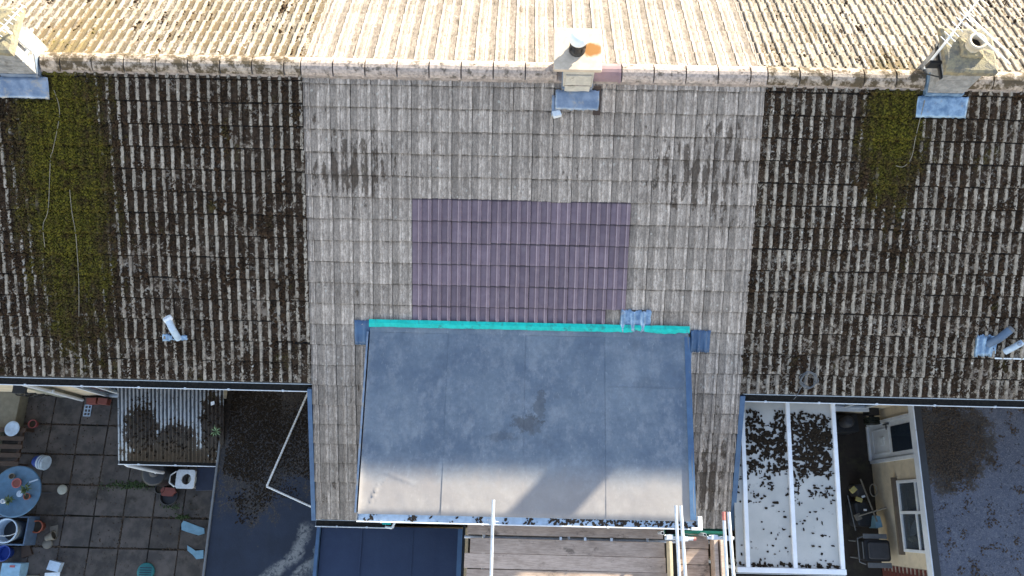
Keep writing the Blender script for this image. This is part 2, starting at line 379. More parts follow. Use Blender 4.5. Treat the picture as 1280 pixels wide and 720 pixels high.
# ------------------------------------------------------------------ mesh helper
class MB:
    def __init__(s): s.v = []; s.f = []; s.sm = []
    def add(s, vs, fs, smooth=False):
        o = len(s.v); s.v += [tuple(x) for x in vs]; s.f += [tuple(i + o for i in f) for f in fs]; s.sm += [smooth] * len(fs); return s
    def box(s, x0, x1, y0, y1, z0, z1, rz=0, piv=None):
        vs = [Vector((x, y, z)) for z in (z0, z1) for y in (y0, y1) for x in (x0, x1)]
        if rz:
            c = Vector(piv) if piv else Vector(((x0 + x1) / 2, (y0 + y1) / 2, 0)); R = Matrix.Rotation(rz, 3, 'Z')
            vs = [R @ (v - c) + c for v in vs]
        return s.add(vs, [(0, 2, 3, 1), (4, 5, 7, 6), (0, 1, 5, 4), (2, 6, 7, 3), (0, 4, 6, 2), (1, 3, 7, 5)])
    def hexa(s, b, t):   # bottom 4, top 4 points (same winding, ccw from above)
        return s.add(list(b) + list(t), [(3, 2, 1, 0), (4, 5, 6, 7), (0, 1, 5, 4), (1, 2, 6, 5), (2, 3, 7, 6), (3, 0, 4, 7)])
    def tube(s, p, q, r, n=8, cap=True, r2=None):
        p, q = Vector(p), Vector(q); d = (q - p).normalized()
        a = d.orthogonal().normalized(); b = d.cross(a); r2 = r if r2 is None else r2
        vs = [p + (a * cos(2 * pi * i / n) + b * sin(2 * pi * i / n)) * r for i in range(n)] + [q + (a * cos(2 * pi * i / n) + b * sin(2 * pi * i / n)) * r2 for i in range(n)]
        s.add(vs, [(i, (i + 1) % n, n + (i + 1) % n, n + i) for i in range(n)], True)
        if cap: s.add(vs, [tuple(range(n))[::-1], tuple(range(n, 2 * n))])
        return s
    def path(s, pts, r, n=6):
        for a, b in zip(pts, pts[1:]): s.tube(a, b, r, n)
        return s
    def lathe(s, prof, c, n=20, axis=None):
        c = Vector(c); R = Matrix.Identity(3)
        if axis: R = Vector(axis).normalized().to_track_quat('Z', 'Y').to_matrix()
        vs = [c + R @ Vector((r * cos(2 * pi * i / n), r * sin(2 * pi * i / n), z)) for (r, z) in prof for i in range(n)]
        m = len(prof)
        s.add(vs, [(j * n + i, j * n + (i + 1) % n, (j + 1) * n + (i + 1) % n, (j + 1) * n + i) for j in range(m - 1) for i in range(n)], True)
        s.add(vs[:n], [tuple(range(n))[::-1]]); s.add(vs[-n:], [tuple(range(n))])
        return s
    def prism(s, pts, z0, z1):
        n = len(pts); vs = [(x, y, z0) for x, y in pts] + [(x, y, z1) for x, y in pts]
        return s.add(vs, [tuple(range(n))[::-1], tuple(range(n, 2 * n))] + [(i, (i + 1) % n, n + (i + 1) % n, n + i) for i in range(n)])
    def build(s, name, mat, parent=None, bevel=0, loc=None, label=None, kind=None):
        me = bpy.data.meshes.new(name)
        o = Vector(loc) if loc else Vector((0, 0, 0))
        me.from_pydata([tuple(Vector(v) - o) for v in s.v], [], s.f)
        for p, f in zip(me.polygons, s.sm): p.use_smooth = f
        me.materials.append(mat if not isinstance(mat, str) else M[mat])
        me.validate()
        ob = bpy.data.objects.new(name, me); COL.objects.link(ob); ob.location = o
        if parent is not None: ob.parent = parent; ob.matrix_parent_inverse = Matrix.Translation(-world_loc(parent))
        if bevel:
            b = ob.modifiers.new("bevel", 'BEVEL'); b.width = bevel; b.segments = 2; b.limit_method = 'ANGLE'
        if label: ob['label'] = label
        if kind: ob['kind'] = kind
        return ob
def world_loc(o):
    v = Vector(o.location)
    while o.parent is not None:
        v = v + o.matrix_parent_inverse.translation; o = o.parent; v += Vector(o.location)
    return v
def tag(o, label, cat, group=None, kind=None):
    o['label'] = label
    if cat: o['category'] = cat
    if group: o['group'] = group
    if kind: o['kind'] = kind
    return o
def thing(name, loc, label, cat, group=None):
    o = bpy.data.objects.new(name, None); COL.objects.link(o); o.location = loc; o.empty_display_size = .2
    return tag(o, label, cat, group)

# ------------------------------------------------------------------ ground
g = MB(); g.box(-150, 150, -150, 150, -1.0, -.05)
o = g.build('ground', 'soil'); o['kind'] = 'structure'

# ------------------------------------------------------------------ roof frame of reference
P = radians(27.577); TP = tan(P); SP = sin(P); CP = cos(P)
RZ = 6.5
TW = .3055; G = .3365; S0 = .2355
def near(x, s, h=0):     # s metres down the slope from the ridge, h proud of it
    return Vector((x, -s * CP - h * SP, RZ - s * SP + h * CP))
def far(x, s, h=0):
    return Vector((x, s * CP + h * SP, RZ - s * SP + h * CP))

# tile cross-section: two flat-topped rolls in one cover width
HR = .024
def profile(hr=HR, soft=0):
    pts = []
    for k in (0, 1):
        b = k * .15
        pts += [(b + .000, 0), (b + .086, 0), (b + .096, hr * .75), (b + .110, hr), (b + .134, hr), (b + .146, hr * .7)]
    pts.append((.2985, 0))
    return pts
def tile_mesh(name, hr, seed, mat, jag=0.0):
    rg = random.Random(seed)
    pr = profile(hr)
    n = len(pr); sc = (TW - .006) / .2985
    L = .40; vs = []; hv = []; ev = []
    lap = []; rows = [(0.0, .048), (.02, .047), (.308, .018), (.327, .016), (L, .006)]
    for yi, (y, zz) in enumerate(rows):
        for i, (x, z) in enumerate(pr):
            vs.append((x * sc + .003, y + (rg.uniform(-jag, jag) if yi == 0 else 0), zz + z + rg.uniform(-.001, .001)))
            hv.append(z / hr)
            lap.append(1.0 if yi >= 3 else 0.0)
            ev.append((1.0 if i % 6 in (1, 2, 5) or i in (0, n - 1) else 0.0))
    fs = []; m = len(rows)
    for j in range(m - 1):
        for i in range(n - 1):
            fs.append((j * n + i, j * n + i + 1, (j + 1) * n + i + 1, (j + 1) * n + i))
    b = len(vs)
    for i, (x, z) in enumerate(pr):   # bottom lip
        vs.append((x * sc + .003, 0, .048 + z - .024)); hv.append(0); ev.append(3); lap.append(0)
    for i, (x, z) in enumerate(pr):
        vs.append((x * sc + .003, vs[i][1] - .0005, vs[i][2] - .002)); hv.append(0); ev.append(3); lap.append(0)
    for i in range(n - 1): fs.append((b + i, b + i + 1, b + n + i + 1, b + n + i))
    for side in (0, n - 1):           # side faces
        c = len(vs)
        x = pr[side][0] * sc + .003
        vs += [(x, 0, .018), (x, L, -.002)]; hv += [0, 0]; ev += [1, 1]; lap += [0, 0]
        a, e2 = side, (m - 1) * n + side
        q_ = [k * n + side for k in range(m)]
        fs.append((c, *q_, c + 1) if side == 0 else (c + 1, *q_[::-1], c))
    me = bpy.data.meshes.new(name)
    me.from_pydata(vs, [], fs)
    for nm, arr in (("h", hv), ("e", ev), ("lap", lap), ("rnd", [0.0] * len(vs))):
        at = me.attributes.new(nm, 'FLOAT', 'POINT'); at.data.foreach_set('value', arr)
    me.materials.append(M[mat])
    me.validate()
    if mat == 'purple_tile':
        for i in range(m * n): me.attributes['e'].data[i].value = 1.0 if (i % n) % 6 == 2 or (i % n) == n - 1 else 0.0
    return me
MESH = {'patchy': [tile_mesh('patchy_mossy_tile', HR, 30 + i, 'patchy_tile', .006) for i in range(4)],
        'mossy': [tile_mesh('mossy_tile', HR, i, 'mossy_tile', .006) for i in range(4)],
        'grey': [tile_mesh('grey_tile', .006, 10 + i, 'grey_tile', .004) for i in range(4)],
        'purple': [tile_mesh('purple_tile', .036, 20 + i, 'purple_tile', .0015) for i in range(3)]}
NEAR_R = Matrix(((1, 0, 0), (0, CP, -SP), (0, SP, CP)))   # tile +Y points up the slope towards the ridge
FAR_R = Matrix(((-1, 0, 0), (0, -CP, SP), (0, SP, CP)))
def tile_matrix(x0, x1, sbot, side='near', jit=True, rg=random):
    k = (x1 - x0) / TW
    R = NEAR_R if side == 'near' else FAR_R
    p = near(x0, sbot) if side == 'near' else far(x1, sbot)
    if jit: p = p + R @ Vector((rg.uniform(-.0015, .0015), rg.uniform(-.007, .007) + (rg.uniform(-.028, .01) if rg.random() < .03 else 0), rg.uniform(-.001, .0025)))
    if jit: p = p + Vector((random.Random(round(sbot * 10)).uniform(-.004, .004), 0, 0))
    m = Matrix.Translation(p) @ R.to_4x4()
    if jit: m = m @ Matrix.Rotation(rg.uniform(-.006, .006), 4, 'Z')
    return m @ Matrix.Diagonal((k, min(1, (sbot - .03) / .40), 1, 1))
def tile_object(kind, mtx, parent, label=None):
    me = random.choice(MESH[kind])
    ob = bpy.data.objects.new('roof_tile', me); COL.objects.link(ob)
    ob.parent = parent; ob.matrix_parent_inverse = Matrix.Translation(-world_loc(parent))
    ob.matrix_basis = mtx
    if label: ob['label'] = label
    return ob
def tile_stuff(kind, mats, parent, name='roof_tile', label=None):
    vs = []; fs = []; at = {'h': [], 'e': [], 'rnd': [], 'lap': []}
    srcs = []
    for me in MESH[kind]:
        srcs.append(([v.co.copy() for v in me.vertices], [tuple(p.vertices) for p in me.polygons],
                     [d.value for d in me.attributes['h'].data], [d.value for d in me.attributes['e'].data], [d.value for d in me.attributes['lap'].data]))
    for m in mats:
        V, F, H, E_, L_ = random.choice(srcs); o = len(vs); r = random.random()
        vs += [tuple(m @ v) for v in V]; fs += [tuple(i + o for i in f) for f in F]
        at['h'] += H; at['e'] += E_; at['lap'] += L_; at['rnd'] += [r] * len(V)
    me = bpy.data.meshes.new(name); me.from_pydata(vs, [], fs)
    for k in at:
        a = me.attributes.new(k, 'FLOAT', 'POINT'); a.data.foreach_set('value', at[k])
    me.materials.append(MESH[kind][0].materials[0])
    ob = bpy.data.objects.new(name, me); COL.objects.link(ob)
    ob.parent = parent; ob.matrix_parent_inverse = Matrix.Translation(-world_loc(parent)); ob['kind'] = 'stuff'
    if label: ob['label'] = label
    return ob

def clumps(pts, name, mat, parent=None, label=None, flat=.45, seg=5):
    """pts: (centre, normal, radius, height)"""
    vs = []; fs = []; rg = random.Random(len(pts))
    for (c, nrm, r, h) in pts:
        a = nrm.orthogonal().normalized(); b = nrm.cross(a); o = len(vs); ph = rg.random() * 6.28
        st = rg.uniform(.7, 1.5)
        for ring, (k, hh) in enumerate(((1.0, -.1), (.62, .75))):
            for i in range(seg):
                t = ph + 2 * pi * i / seg; rr = r * k * rg.uniform(.7, 1.25)
                vs.append(tuple(c + a * cos(t) * rr * st + b * sin(t) * rr / st + nrm * (h * hh * rg.uniform(.7, 1.2))))
        vs.append(tuple(c + nrm * h))
        for i in range(seg):
            j = (i + 1) % seg
            fs.append((o + i, o + j, o + seg + j, o + seg + i)); fs.append((o + seg + i, o + seg + j, o + 2 * seg))
    me = bpy.data.meshes.new(name); me.from_pydata(vs, [], fs); me.materials.append(M[mat])
    ob = bpy.data.objects.new(name, me); COL.objects.link(ob); ob['kind'] = 'stuff'
    if parent is not None:
        ob.parent = parent; ob.matrix_parent_inverse = Matrix.Translation(-world_loc(parent))
    if label: ob['label'] = label
    return ob

def gauss_green(x, y):
    z = 0
    for cx, cy, rx, ry in GREEN:
        z = max(z, 1 - sqrt(((x - cx) / rx) ** 2 + ((y - cy) / ry) ** 2))
    return max(z, 0)
NN = Vector((0, -SP, CP)); NF = Vector((0, SP, CP))
def roof_moss(x0, x1, s1, off, parent, count, thr, side, seed):
    rg = random.Random(seed); pts = []
    while len(pts) < count:
        x = rg.uniform(x0, x1); s = rg.uniform(.2, s1)
        y = -s * CP if side == 'near' else s * CP
        n1 = noise.noise(Vector((x * 1.3, y * 1.3, seed))) ; n2 = noise.noise(Vector((x * 6, y * 4, seed + 5)))
        gz = gauss_green(x, y) if side == 'near' else 0
        if side == 'near' and s < .60 and (-8.05 < x < -7.2 or 5.66 < x < 6.5): continue
        fx = ((x - off[0]) / TW) % 1.0 * 2 % 1.0         # position within one roll pitch
        pan = fx < .58
        v = n1 * .5 + n2 * .6 + gz * 1.2 + (.22 if pan else -.16) + rg.uniform(-.35, .35)
        if v < thr: continue
        d = G - ((s - S0 - off[1]) % G)                   # distance above the tile's lower edge
        base = .048 - .105 * d + (0 if pan else HR * .8)
        r = rg.uniform(.010, .026) * (1 + .5 * gz); h = rg.uniform(.008, .022) * (1 + gz)
        if pan: h = min(h * 1.2, .034)
        gz = gz + .5 * noise.noise(Vector((x * 2.4, y * 1.6, 8)))
        if gz > .15: h = rg.uniform(.015, .045); r = rg.uniform(.016, .04)
        p = near(x, s, base) if side == 'near' else far(x, s, base)
        pts.append((p, NN if side == 'near' else NF, r, h))
    return clumps(pts, 'moss', 'moss', parent)

def ridge_tiles(x0, x1, parent, mat, skip=(), special=None):
    x = x0; L = .475; k = 0; rg = random.Random(int(x0 * 100))
    while x < x1 - .05:
        xe = min(x + L, x1)
        a, b = x, xe
        x = xe
        if any(a < sx1 and b > sx0 for sx0, sx1 in skip):
            for sx0, sx1 in skip:
                if a < sx0 < b: b = sx0
                elif a < sx1 < b: a = sx1
                elif a >= sx0 and b <= sx1: a = b
            if b - a < .06: continue
        m = MB(); r = .155; n = 9; dz = rg.uniform(-.006, .006); tilt = rg.uniform(-.006, .006)
        for (xa, xb, rr) in ((a + .010, b - .03, r), (b - .05, b - .010, r + .016)):
            if xb - xa < .02: continue
            vs = []
            for xx in (xa, xb):
                for q in (rr, rr - .016):
                    for i in range(n):
                        t = -radians(72) + 2 * radians(72) * i / (n - 1)
                        vs.append((xx, q * sin(t) * 1.02, RZ + .095 - rr * .98 + .012 + dz + tilt * (xx - a) + q * cos(t)))
            fs = []
            for i in range(n - 1):
                fs += [(i, i + 1, 2 * n + i + 1, 2 * n + i), (n + i + 1, n + i, 3 * n + i, 3 * n + i + 1), (i + 1, i, n + i, n + i + 1), (2 * n + i, 2 * n + i + 1, 3 * n + i + 1, 3 * n + i)]
            for i in (0, n - 1): fs.append((i, 2 * n + i, 3 * n + i, n + i) if i == 0 else (2 * n + i, i, n + i, 3 * n + i))
            m.add(vs, fs, False)
        mm = mat; lab = None
        if special and special[0] <= (a + b) / 2 <= special[1]: mm = 'ridge_new'; lab = 'new purple ridge tile'
        m.build('ridge_tile', mm, parent, label=lab)

# ------------------------------------------------------------------ gutters
def gutter(x0, x1, yc, z, r, parent, name='gutter', brackets=.85, shade_fill=True, matn='upvc', endl=True, endr=True):
    m = MB(); n = 8
    vs = []
    for x in (x0, x1):
        for q in (r, r - .006):
            for i in range(n + 1):
                t = pi + pi * i / n
                vs.append((x, yc + q * cos(t), z + q * sin(t)))
    N = n + 1; fs = []
    for i in range(n):
        fs += [(i + 1, i, 2 * N + i, 2 * N + i + 1), (N + i, N + i + 1, 3 * N + i + 1, 3 * N + i)]
    for i in (0, n): fs.append((i, N + i, 3 * N + i, 2 * N + i))
    m.add(vs, fs)
    m.tube((x0, yc - r, z + .002), (x1, yc - r, z + .002), .009, 6)
    for x, k in ((x0, endl), (x1, endr)):
        if k: m.prism([(0, 0)], 0, 0) if False else m.add([(x, yc - r, z)] + [(x, yc + r * cos(pi + pi * i / n), z + r * sin(pi + pi * i / n)) for i in range(1, n + 1)], [tuple(range(n + 1))])
    gt = m.build(name, matn, parent)
    if brackets:
        rg = random.Random(int(x0 * 10)); x = x0 + .35
        b = MB()
        while x < x1:
            b.box(x, x + .03, yc - r - .012, yc - r + .018, z - .03, z + .014); x += brackets * rg.uniform(.8, 1.2)
        b.build('gutter_bracket', matn, gt)
    if shade_fill:
        MB().box(x0 + .01, x1 - .01, yc - r * .8, yc + r * .85, z - r * .6, z - r * .35).build('shade_fill', 'gutter_shade', gt)  # near-black fill stands in for the shadow inside the gutter
    return gt

# ================================================================== HOUSES
XL, XR = -3.45, 3.45
EAVE_S = 4.96                # slope length of the neighbours' roofs
def house(name_label, x0, x1, s_eave, kind):
    t = thing('terraced_house', ((x0 + x1) / 2, 0, 0), name_label, 'house', 'houses of the terrace')
    ye = -s_eave * CP
    wy = ye + .30
    wz = RZ - s_eave * SP - .06
    # roof decking: a solid wedge whose slopes lie just under the tiles
    m = MB(); e = .0
    sect = [(ye + .02, RZ + TP * (ye + .02) - .035), (0, RZ - .035), (-(-EAVE_S * CP) - .02, RZ - TP * (EAVE_S * CP - .02) - .035)]
    base = [(EAVE_S * CP - .02, RZ - TP * (EAVE_S * CP - .02) - .11), (0, RZ - .16), (ye + .02, RZ + TP * (ye + .02) - .11)]
    pts = sect + base; vs = [(x, y, z) for x in (x0, x1) for (y, z) in pts]; n = len(pts)
    fs = [tuple(range(n)), tuple(range(n, 2 * n))[::-1]] + [(i, n + i, n + (i + 1) % n, (i + 1) % n) for i in range(n)]
    m.add(vs, fs); roof = m.build('roof', 'fascia', t)
    return t, roof, ye, wy, wz

# --- left house --------------------------------------------------
hl, roofl, ye, wy, wz = house('left terraced house with dark mossy brown tiled roof', -10.35, XL, EAVE_S, 'mossy')
# --- middle house
hm, roofm, yem, wym, wzm = house('middle terraced house with clean pale grey roof, purple tile patch and flat roofed dormer', XL, XR, 7.34, 'grey')
# --- right house
hr, roofr, _, _, _ = house('right terraced house with mossy roof above the conservatory', XR, 10.35, EAVE_S, 'mossy')

HOLES_L = [(-7.93, -7.34, .34)]
def cols(a, b, anchor):
    k = floor((a - anchor) / TW + 1e-6); x = anchor + k * TW; out = []
    while x < b - .02:
        lo, hi = max(x, a), min(x + TW, b)
        if hi - lo > .05: out.append((lo, hi))
        x += TW
    return out
def fill(roof, kind, a, b, anchor, nrows, offs, vis, chim=None):
    rg = random.Random(int(a * 7)); rest = []; cnt = 0
    for (lo, hi) in cols(a, b, anchor):
        for i in range(nrows):
            sb = S0 + offs + G * i
            m = tile_matrix(lo, hi, sb, 'near', True, rg)
            if vis[0] <= lo and hi <= vis[1] and cnt < 300: tile_object(kind, m, roof); cnt += 1
            else: rest.append(m)
    for (lo, hi) in cols(a, b, anchor):
        for i in range(15):
            rest.append(tile_matrix(lo, hi, S0 + offs + G * i, 'far', True, rg))
    tile_stuff(kind, rest, roof, label='tiles of the slope facing away and beyond the yard side')
fill(roofl, 'mossy', -10.35, XL, XL - 30 * TW, 15, -.035, (-9.3, XL + .01))
fill(roofr, 'patchy', XR, 10.35, XR, 15, -.02, (XR - .01, 9.0))
# the terrace goes on both ways
for lab, a, b, anc in (('next terraced house beyond the left frame edge', -17.25, -10.36, -17.25), ('next terraced house beyond the right frame edge', 10.36, 17.25, 10.36)):
    t_, r_, _, _, _ = house(lab, a, b, EAVE_S, 'mossy')
    fill(r_, 'mossy', a, b, anc, 15, 0, (99, 100)); ridge_tiles(a, b, r_, 'ridge_moss')
    for y0, y1, nm in ((-4.1, -3.9, 'rear_wall'), (3.9, 4.1, 'front_wall')): MB().box(a, b, y0, y1, 0, 4.1).build(nm, 'cream_render', t_)
# middle house tiles
AN = -3.654; PX0 = AN + 6 * TW; PX1 = PX0 + 11 * TW
DX0, DX1 = -2.50, 2.56
rg = random.Random(5); rest = []; nmid = 0
for i in range(22):
    sb = S0 + G * i
    spans = [(XL, XR)] if i < 12 else [(XL, DX0 + .02), (DX1 - .02, XR)]
    if i == 21: spans = [(XL, DX0 + .02), (DX1 - .02, XR)]
    for (a, b) in spans:
        for (lo, hi) in cols(a, b, AN):
            pur = 6 <= i <= 11 and lo >= PX0 - .01 and hi <= PX1 + .01 and not (i == 11 and hi > PX1 - TW + .05)
            m = tile_matrix(lo, hi, sb, 'near', True, rg)
            if pur:
                tile_object('purple', m, roofm, 'new purple tile'); continue
            if nmid < 300: tile_object('grey', m, roofm); nmid += 1
            else: rest.append(m)
for (lo, hi) in cols(DX0 + .02, DX1 - .02, AN): rest.append(tile_matrix(lo, hi, S0 + G * 21, 'near', True, rg))
for (lo, hi) in cols(XL, XR, AN):
    for i in range(15): rest.append(tile_matrix(lo, hi, S0 + G * i, 'far', True, rg))
tile_stuff('grey', rest, roofm, label='grey tiles of the slope facing away')

# ridge
ridge_tiles(-10.35, XL, roofl, 'ridge_moss', skip=[(-7.93, -7.33)])
ridge_tiles(XL, XR, roofm, 'ridge', skip=[(.41, .87)], special=(.87, 1.35))
ridge_tiles(XR, 10.35, roofr, 'ridge_moss', skip=[(5.78, 6.34)])
for rf, a, b in ((roofl, -10.35, XL), (roofm, XL, XR), (roofr, XR, 10.35)):
    m = MB(); n = int((b - a) / .06); rg = random.Random(3)
    for sgn in (-1, 1):
        vs = []
        for i in range(n + 1):
            x = a + (b - a) * i / n
            j = rg.uniform(-.006, .006)
            vs += [(x, sgn * (.175 + j), RZ - .078), (x, sgn * .150, RZ + .004), (x, 0, RZ + .03)]
        m.add(vs, [(3 * i + k, 3 * i + 3 + k, 3 * i + 4 + k, 3 * i + 1 + k) for i in range(n) for k in (0, 1)])
    m.build('mortar_bedding', 'mortar', rf)

# moss on the roofs
roof_moss(-9.2, XL, 4.9, (XL - 30 * TW, -.035), roofl, 21000, .26, 'near', 11)
roof_moss(XR, 9.0, 4.9, (XR, -.02), roofr, 14000, .32, 'near', 12)
roof_moss(-10.3, XL - .05, 4.9, (XL - 30 * TW, -.035), roofl, 2500, .6, 'far', 13)
roof_moss(XR + .2, 10.3, 4.9, (XR, -.02), roofr, 3500, .55, 'far', 14)

# walls of the houses
def wall_box(x0, x1, y0, y1, z0, z1, parent, mat, name='wall'):
    return MB().box(x0, x1, y0, y1, z0, z1).build(name, mat, parent)
for t, x0, x1 in ((hl, -10.35, -3.72), (hr, 3.72, 10.35)):
    wall_box(x0, x1, 3.9, 4.1, 0, 4.1, t, 'cream_render', 'front_wall')
wall_box(-3.44, 3.44, 3.9, 4.1, 0, 4.1, hm, 'cream_render', 'front_wall')
wall_box(-3.44, -3.24, -6.2, 3.89, -.02, 3.15, hm, 'cream_render', 'side_wall')
wall_box(3.24, 3.44, -6.2, 3.89, -.02, 3.15, hm, 'cream_render', 'side_wall')
wall_box(-3.23, 3.23, -6.2, -6.0, 0, 3.02, hm, 'cream_render', 'rear_wall')
# left rear wall with opening for patio door
wl = MB()
wl.box(-10.35, -8.93, -4.1, -3.9, 0, 4.08); wl.box(-7.9, -3.46, -4.1, -3.9, 0, 4.08); wl.box(-8.93, -7.9, -4.1, -3.9, 2.12, 4.08)
wl.build('rear_wall', 'cream_render', hl)
MB().box(-9.9, -9.44, -4.16, -4.102, 0, 4.06).build('damp_render_panel', 'damp_render', hl)
def window(x0, x1, z0, z1, y, parent, name='window', axis='y', mull=(), tran=(), fr=.055, matg='pane', sgn=-1, deep=.5):
    """window in the plane y (facing sgn) or, with axis x, in the plane x"""
    def T(a, b, c0, c1, z_0, z_1):     # along, depth, height
        d0, d1 = sorted((y + sgn * c0, y + sgn * c1))
        return (a, b, d0, d1, z_0, z_1) if axis == 'y' else (d0, d1, a, b, z_0, z_1)
    m = MB()
    m.box(*T(x0, x0 + fr, -.04, .03, z0, z1)); m.box(*T(x1 - fr, x1, -.04, .03, z0, z1))
    m.box(*T(x0 + fr, x1 - fr, -.04, .03, z0, z0 + fr)); m.box(*T(x0 + fr, x1 - fr, -.04, .03, z1 - fr, z1))
    for u in mull: m.box(*T(u - fr * .5, u + fr * .5, -.035, .026, z0 + fr, z1 - fr))
    for (u0, u1, z) in tran: m.box(*T(u0, u1, -.034, .022, z - fr * .45, z + fr * .45))
    fo = m.build(name, 'upvc', parent, bevel=.004)
    MB().box(*T(x0 + fr, x1 - fr, -.012, -.004, z0 + fr, z1 - fr)).build('pane', matg, fo)
    MB().box(*T(x0, x1, -deep, -deep + .02, z0, z1)).build('room_backdrop', 'room', fo)
    return fo
window(-8.9, -7.92, .03, 2.08, -4.1, hl, 'patio_door', mull=(-8.42,))
# downpipe at left
m = MB(); m.tube((-9.42, -4.2, .02), (-9.42, -4.2, 3.8), .034, 10); m.tube((-9.42, -4.2, 3.8), (-9.42, -4.45, 4.05), .034, 10)
for z in (1.2, 2.6): m.box(-9.48, -9.36, -4.22, -4.162, z, z + .04)
m.build('downpipe', 'upvc', hl)
MB().box(-10.35, XL - .02, ye + .03, ye + .055, wz - .06, wz + .09).build('fascia', 'fascia', hl)
MB().box(XR + .02, 10.35, ye + .03, ye + .055, wz - .06, wz + .09).build('fascia', 'fascia', hr)
gutter(-10.35, XL - .02, ye - .045, 4.13, .062, hl)
gutter(XR + .07, 10.35, ye - .045, 4.13, .062, hr)
# right rear wall
wr = MB()
wr.box(3.46, 5.9, -4.1, -3.9, 0, 4.08); wr.box(6.95, 10.35, -4.1, -3.9, 0, 4.08); wr.box(5.9, 6.95, -4.1, -3.9, 2.1, 4.08); wr.box(5.9, 6.95, -4.1, -3.9, 0, .95)
wr.build('rear_wall', 'cream_render', hr)
window(5.9, 6.95, .95, 2.1, -4.1, hr, 'window', mull=(6.5,))
MB().box(5.85, 7.0, -4.19, -4.101, .88, .945).build('window_sill', 'upvc', hr, bevel=.006)

# ---- middle: verge flashings, lower gutter
def strip_slope(x0, x1, s0, s1, h0, h1, parent, name, mat, label=None):
    m = MB(); n = max(2, int((s1 - s0) / .15)); rg = random.Random(int(s0 * 50 + x0 * 10))
    for i in range(n):
        a, b = s0 + (s1 - s0) * i / n, s0 + (s1 - s0) * (i + 1) / n
        m.hexa([near(x0, b, h0), near(x1, b, h0), near(x1, a, h0), near(x0, a, h0)], [near(x0, b, h1), near(x1, b, h1), near(x1, a, h1), near(x0, a, h1)])
    return m.build(name, mat, parent, label=label)
strip_slope(-3.525, -3.455, 5.03, 7.33, -.05, .045, roofm, 'verge_flashing', 'blue_sheet')
strip_slope(3.455, 3.535, 4.98, 7.33, -.05, .045, roofm, 'verge_flashing', 'blue_sheet')
gutter(-3.48, -2.30, yem - .05, 3.04, .055, hm, brackets=.5)
m = MB(); m.path([(-2.30, yem - .09, 3.03), (-2.18, yem - .10, 3.05), (-2.13, yem + .02, 3.08), (-2.12, yem + .08, 3.12)], .022, 8)
m.build('gutter_outlet', 'upvc', hm)
MB().box(-2.34, -2.20, yem - .05, yem + .03, 3.10, 3.13).build('tape_scrap', 'teal', hm)
gutter(2.40, 3.50, yem - .05, 3.04, .055, hm, brackets=.5, matn='green_gutter')

# ================================================================== DORMER
YD0, YD1 = -3.50, -6.37
def dz(y): return 4.71 + .0314 * (y + 3.52)
m = MB(); rz = lambda y: RZ + TP * y - .02
pts = [(YD0 + .0, rz(YD0) - .02), (YD1, rz(YD1)), (YD1, dz(YD1) - .03), (YD0 - .0, dz(YD0) - .03)]
vs = [(x, y, z) for x in (DX0 + .03, DX1 - .05) for (y, z) in pts]
m.add(vs, [(0, 1, 2, 3), (7, 6, 5, 4)] + [(i, (i + 1) % 4 + 0, (i + 1) % 4 + 4, i + 4) for i in range(4)])
dorm = m.build('dormer', 'fascia', hm)
dorm['label'] = 'flat roofed dormer covered in grey rubber membrane'
# membrane sheets: four laid side by side, each a few millimetres over the next, wrinkled
def sheet(x0, x1, lift, seed, parent, yspl=(YD0, YD1 - .015)):
    nx = max(8, int((x1 - x0) / .03)); ny = 96; m = MB(); vs = []
    ya, yb = yspl
    for j in range(ny + 1):
        for i in range(nx + 1):
            x = x0 + (x1 - x0) * i / nx; y = ya + (yb - ya) * j / ny
            h = lift + .0035 * noise.noise(Vector((x * 2.2, y * 1.4, seed))) + .002 * noise.noise(Vector((x * 7, y * 5, seed)))
            el = x - (DX0 + .02); er = (DX1 - .02) - x; ef = y - yb
            if el < .30: h += .022 * math.exp(-el / .05) + .007 * noise.noise(Vector((x * 9, y * 3.5, 2))) * math.exp(-el / .16)
            if er < .25: h += .035 * math.exp(-(er / .07) ** 2) + .006 * noise.noise(Vector((x * 8, y * 3, 4))) * math.exp(-er / .12)
            if ef < .10: h -= .018 * (1 - ef / .10) ** 2
            # a few ridged creases
            for (cx, cy, ang, ln, hh) in CREASES:
                u = (x - cx) * cos(ang) + (y - cy) * sin(ang); v = -(x - cx) * sin(ang) + (y - cy) * cos(ang)
                if abs(u) < ln and abs(v) < .06: h += hh * math.exp(-(v / .013) ** 2) * (1 - (u / ln) ** 2)
            vs.append((x, y, dz(y) + .004 + h))
    W = nx + 1
    fs = [(j * W + i, (j + 1) * W + i, (j + 1) * W + i + 1, j * W + i + 1) for j in range(ny) for i in range(nx)]
    m.add(vs, fs, True)
    # hemmed edge so the sheet has a thickness
    def skirt(idx):
        o = len(m.v); pr = [m.v[k] for k in idx]
        m.add([(a, b, c) for a, b, c in pr] + [(a, b, c - .012) for a, b, c in pr], [(i, i + 1, len(idx) + i + 1, len(idx) + i) for i in range(len(idx) - 1)])
    skirt([j * W for j in range(ny + 1)]); skirt([j * W + nx for j in range(ny + 1)][::-1]); skirt([ny * W + i for i in range(nx + 1)]); skirt([i for i in range(nx + 1)][::-1])
    return m.build('membrane_sheet', 'deck', parent)
CREASES = [(-2.15, -5.95, .9, .30, .012), (-2.26, -6.1, 1.2, .22, .016), (-1.9, -5.85, -.35, .35, .008), (2.36, -4.0, -.75, .4, .006), (-1.2, -5.7, .05, .5, .004), (2.33, -4.5, 1.5, .9, .006), (-2.3, -4.6, 1.52, 1.1, .007)]
xs = [DX0 + .02, -1.22, -.05, 1.25, DX1 - .02]
for i in range(4):
    sheet(xs[i] - (.0 if i == 0 else .02), xs[i + 1] + (.02 if i < 3 else 0), .007 if i % 2 else 0, i * 3 + 1, dorm)
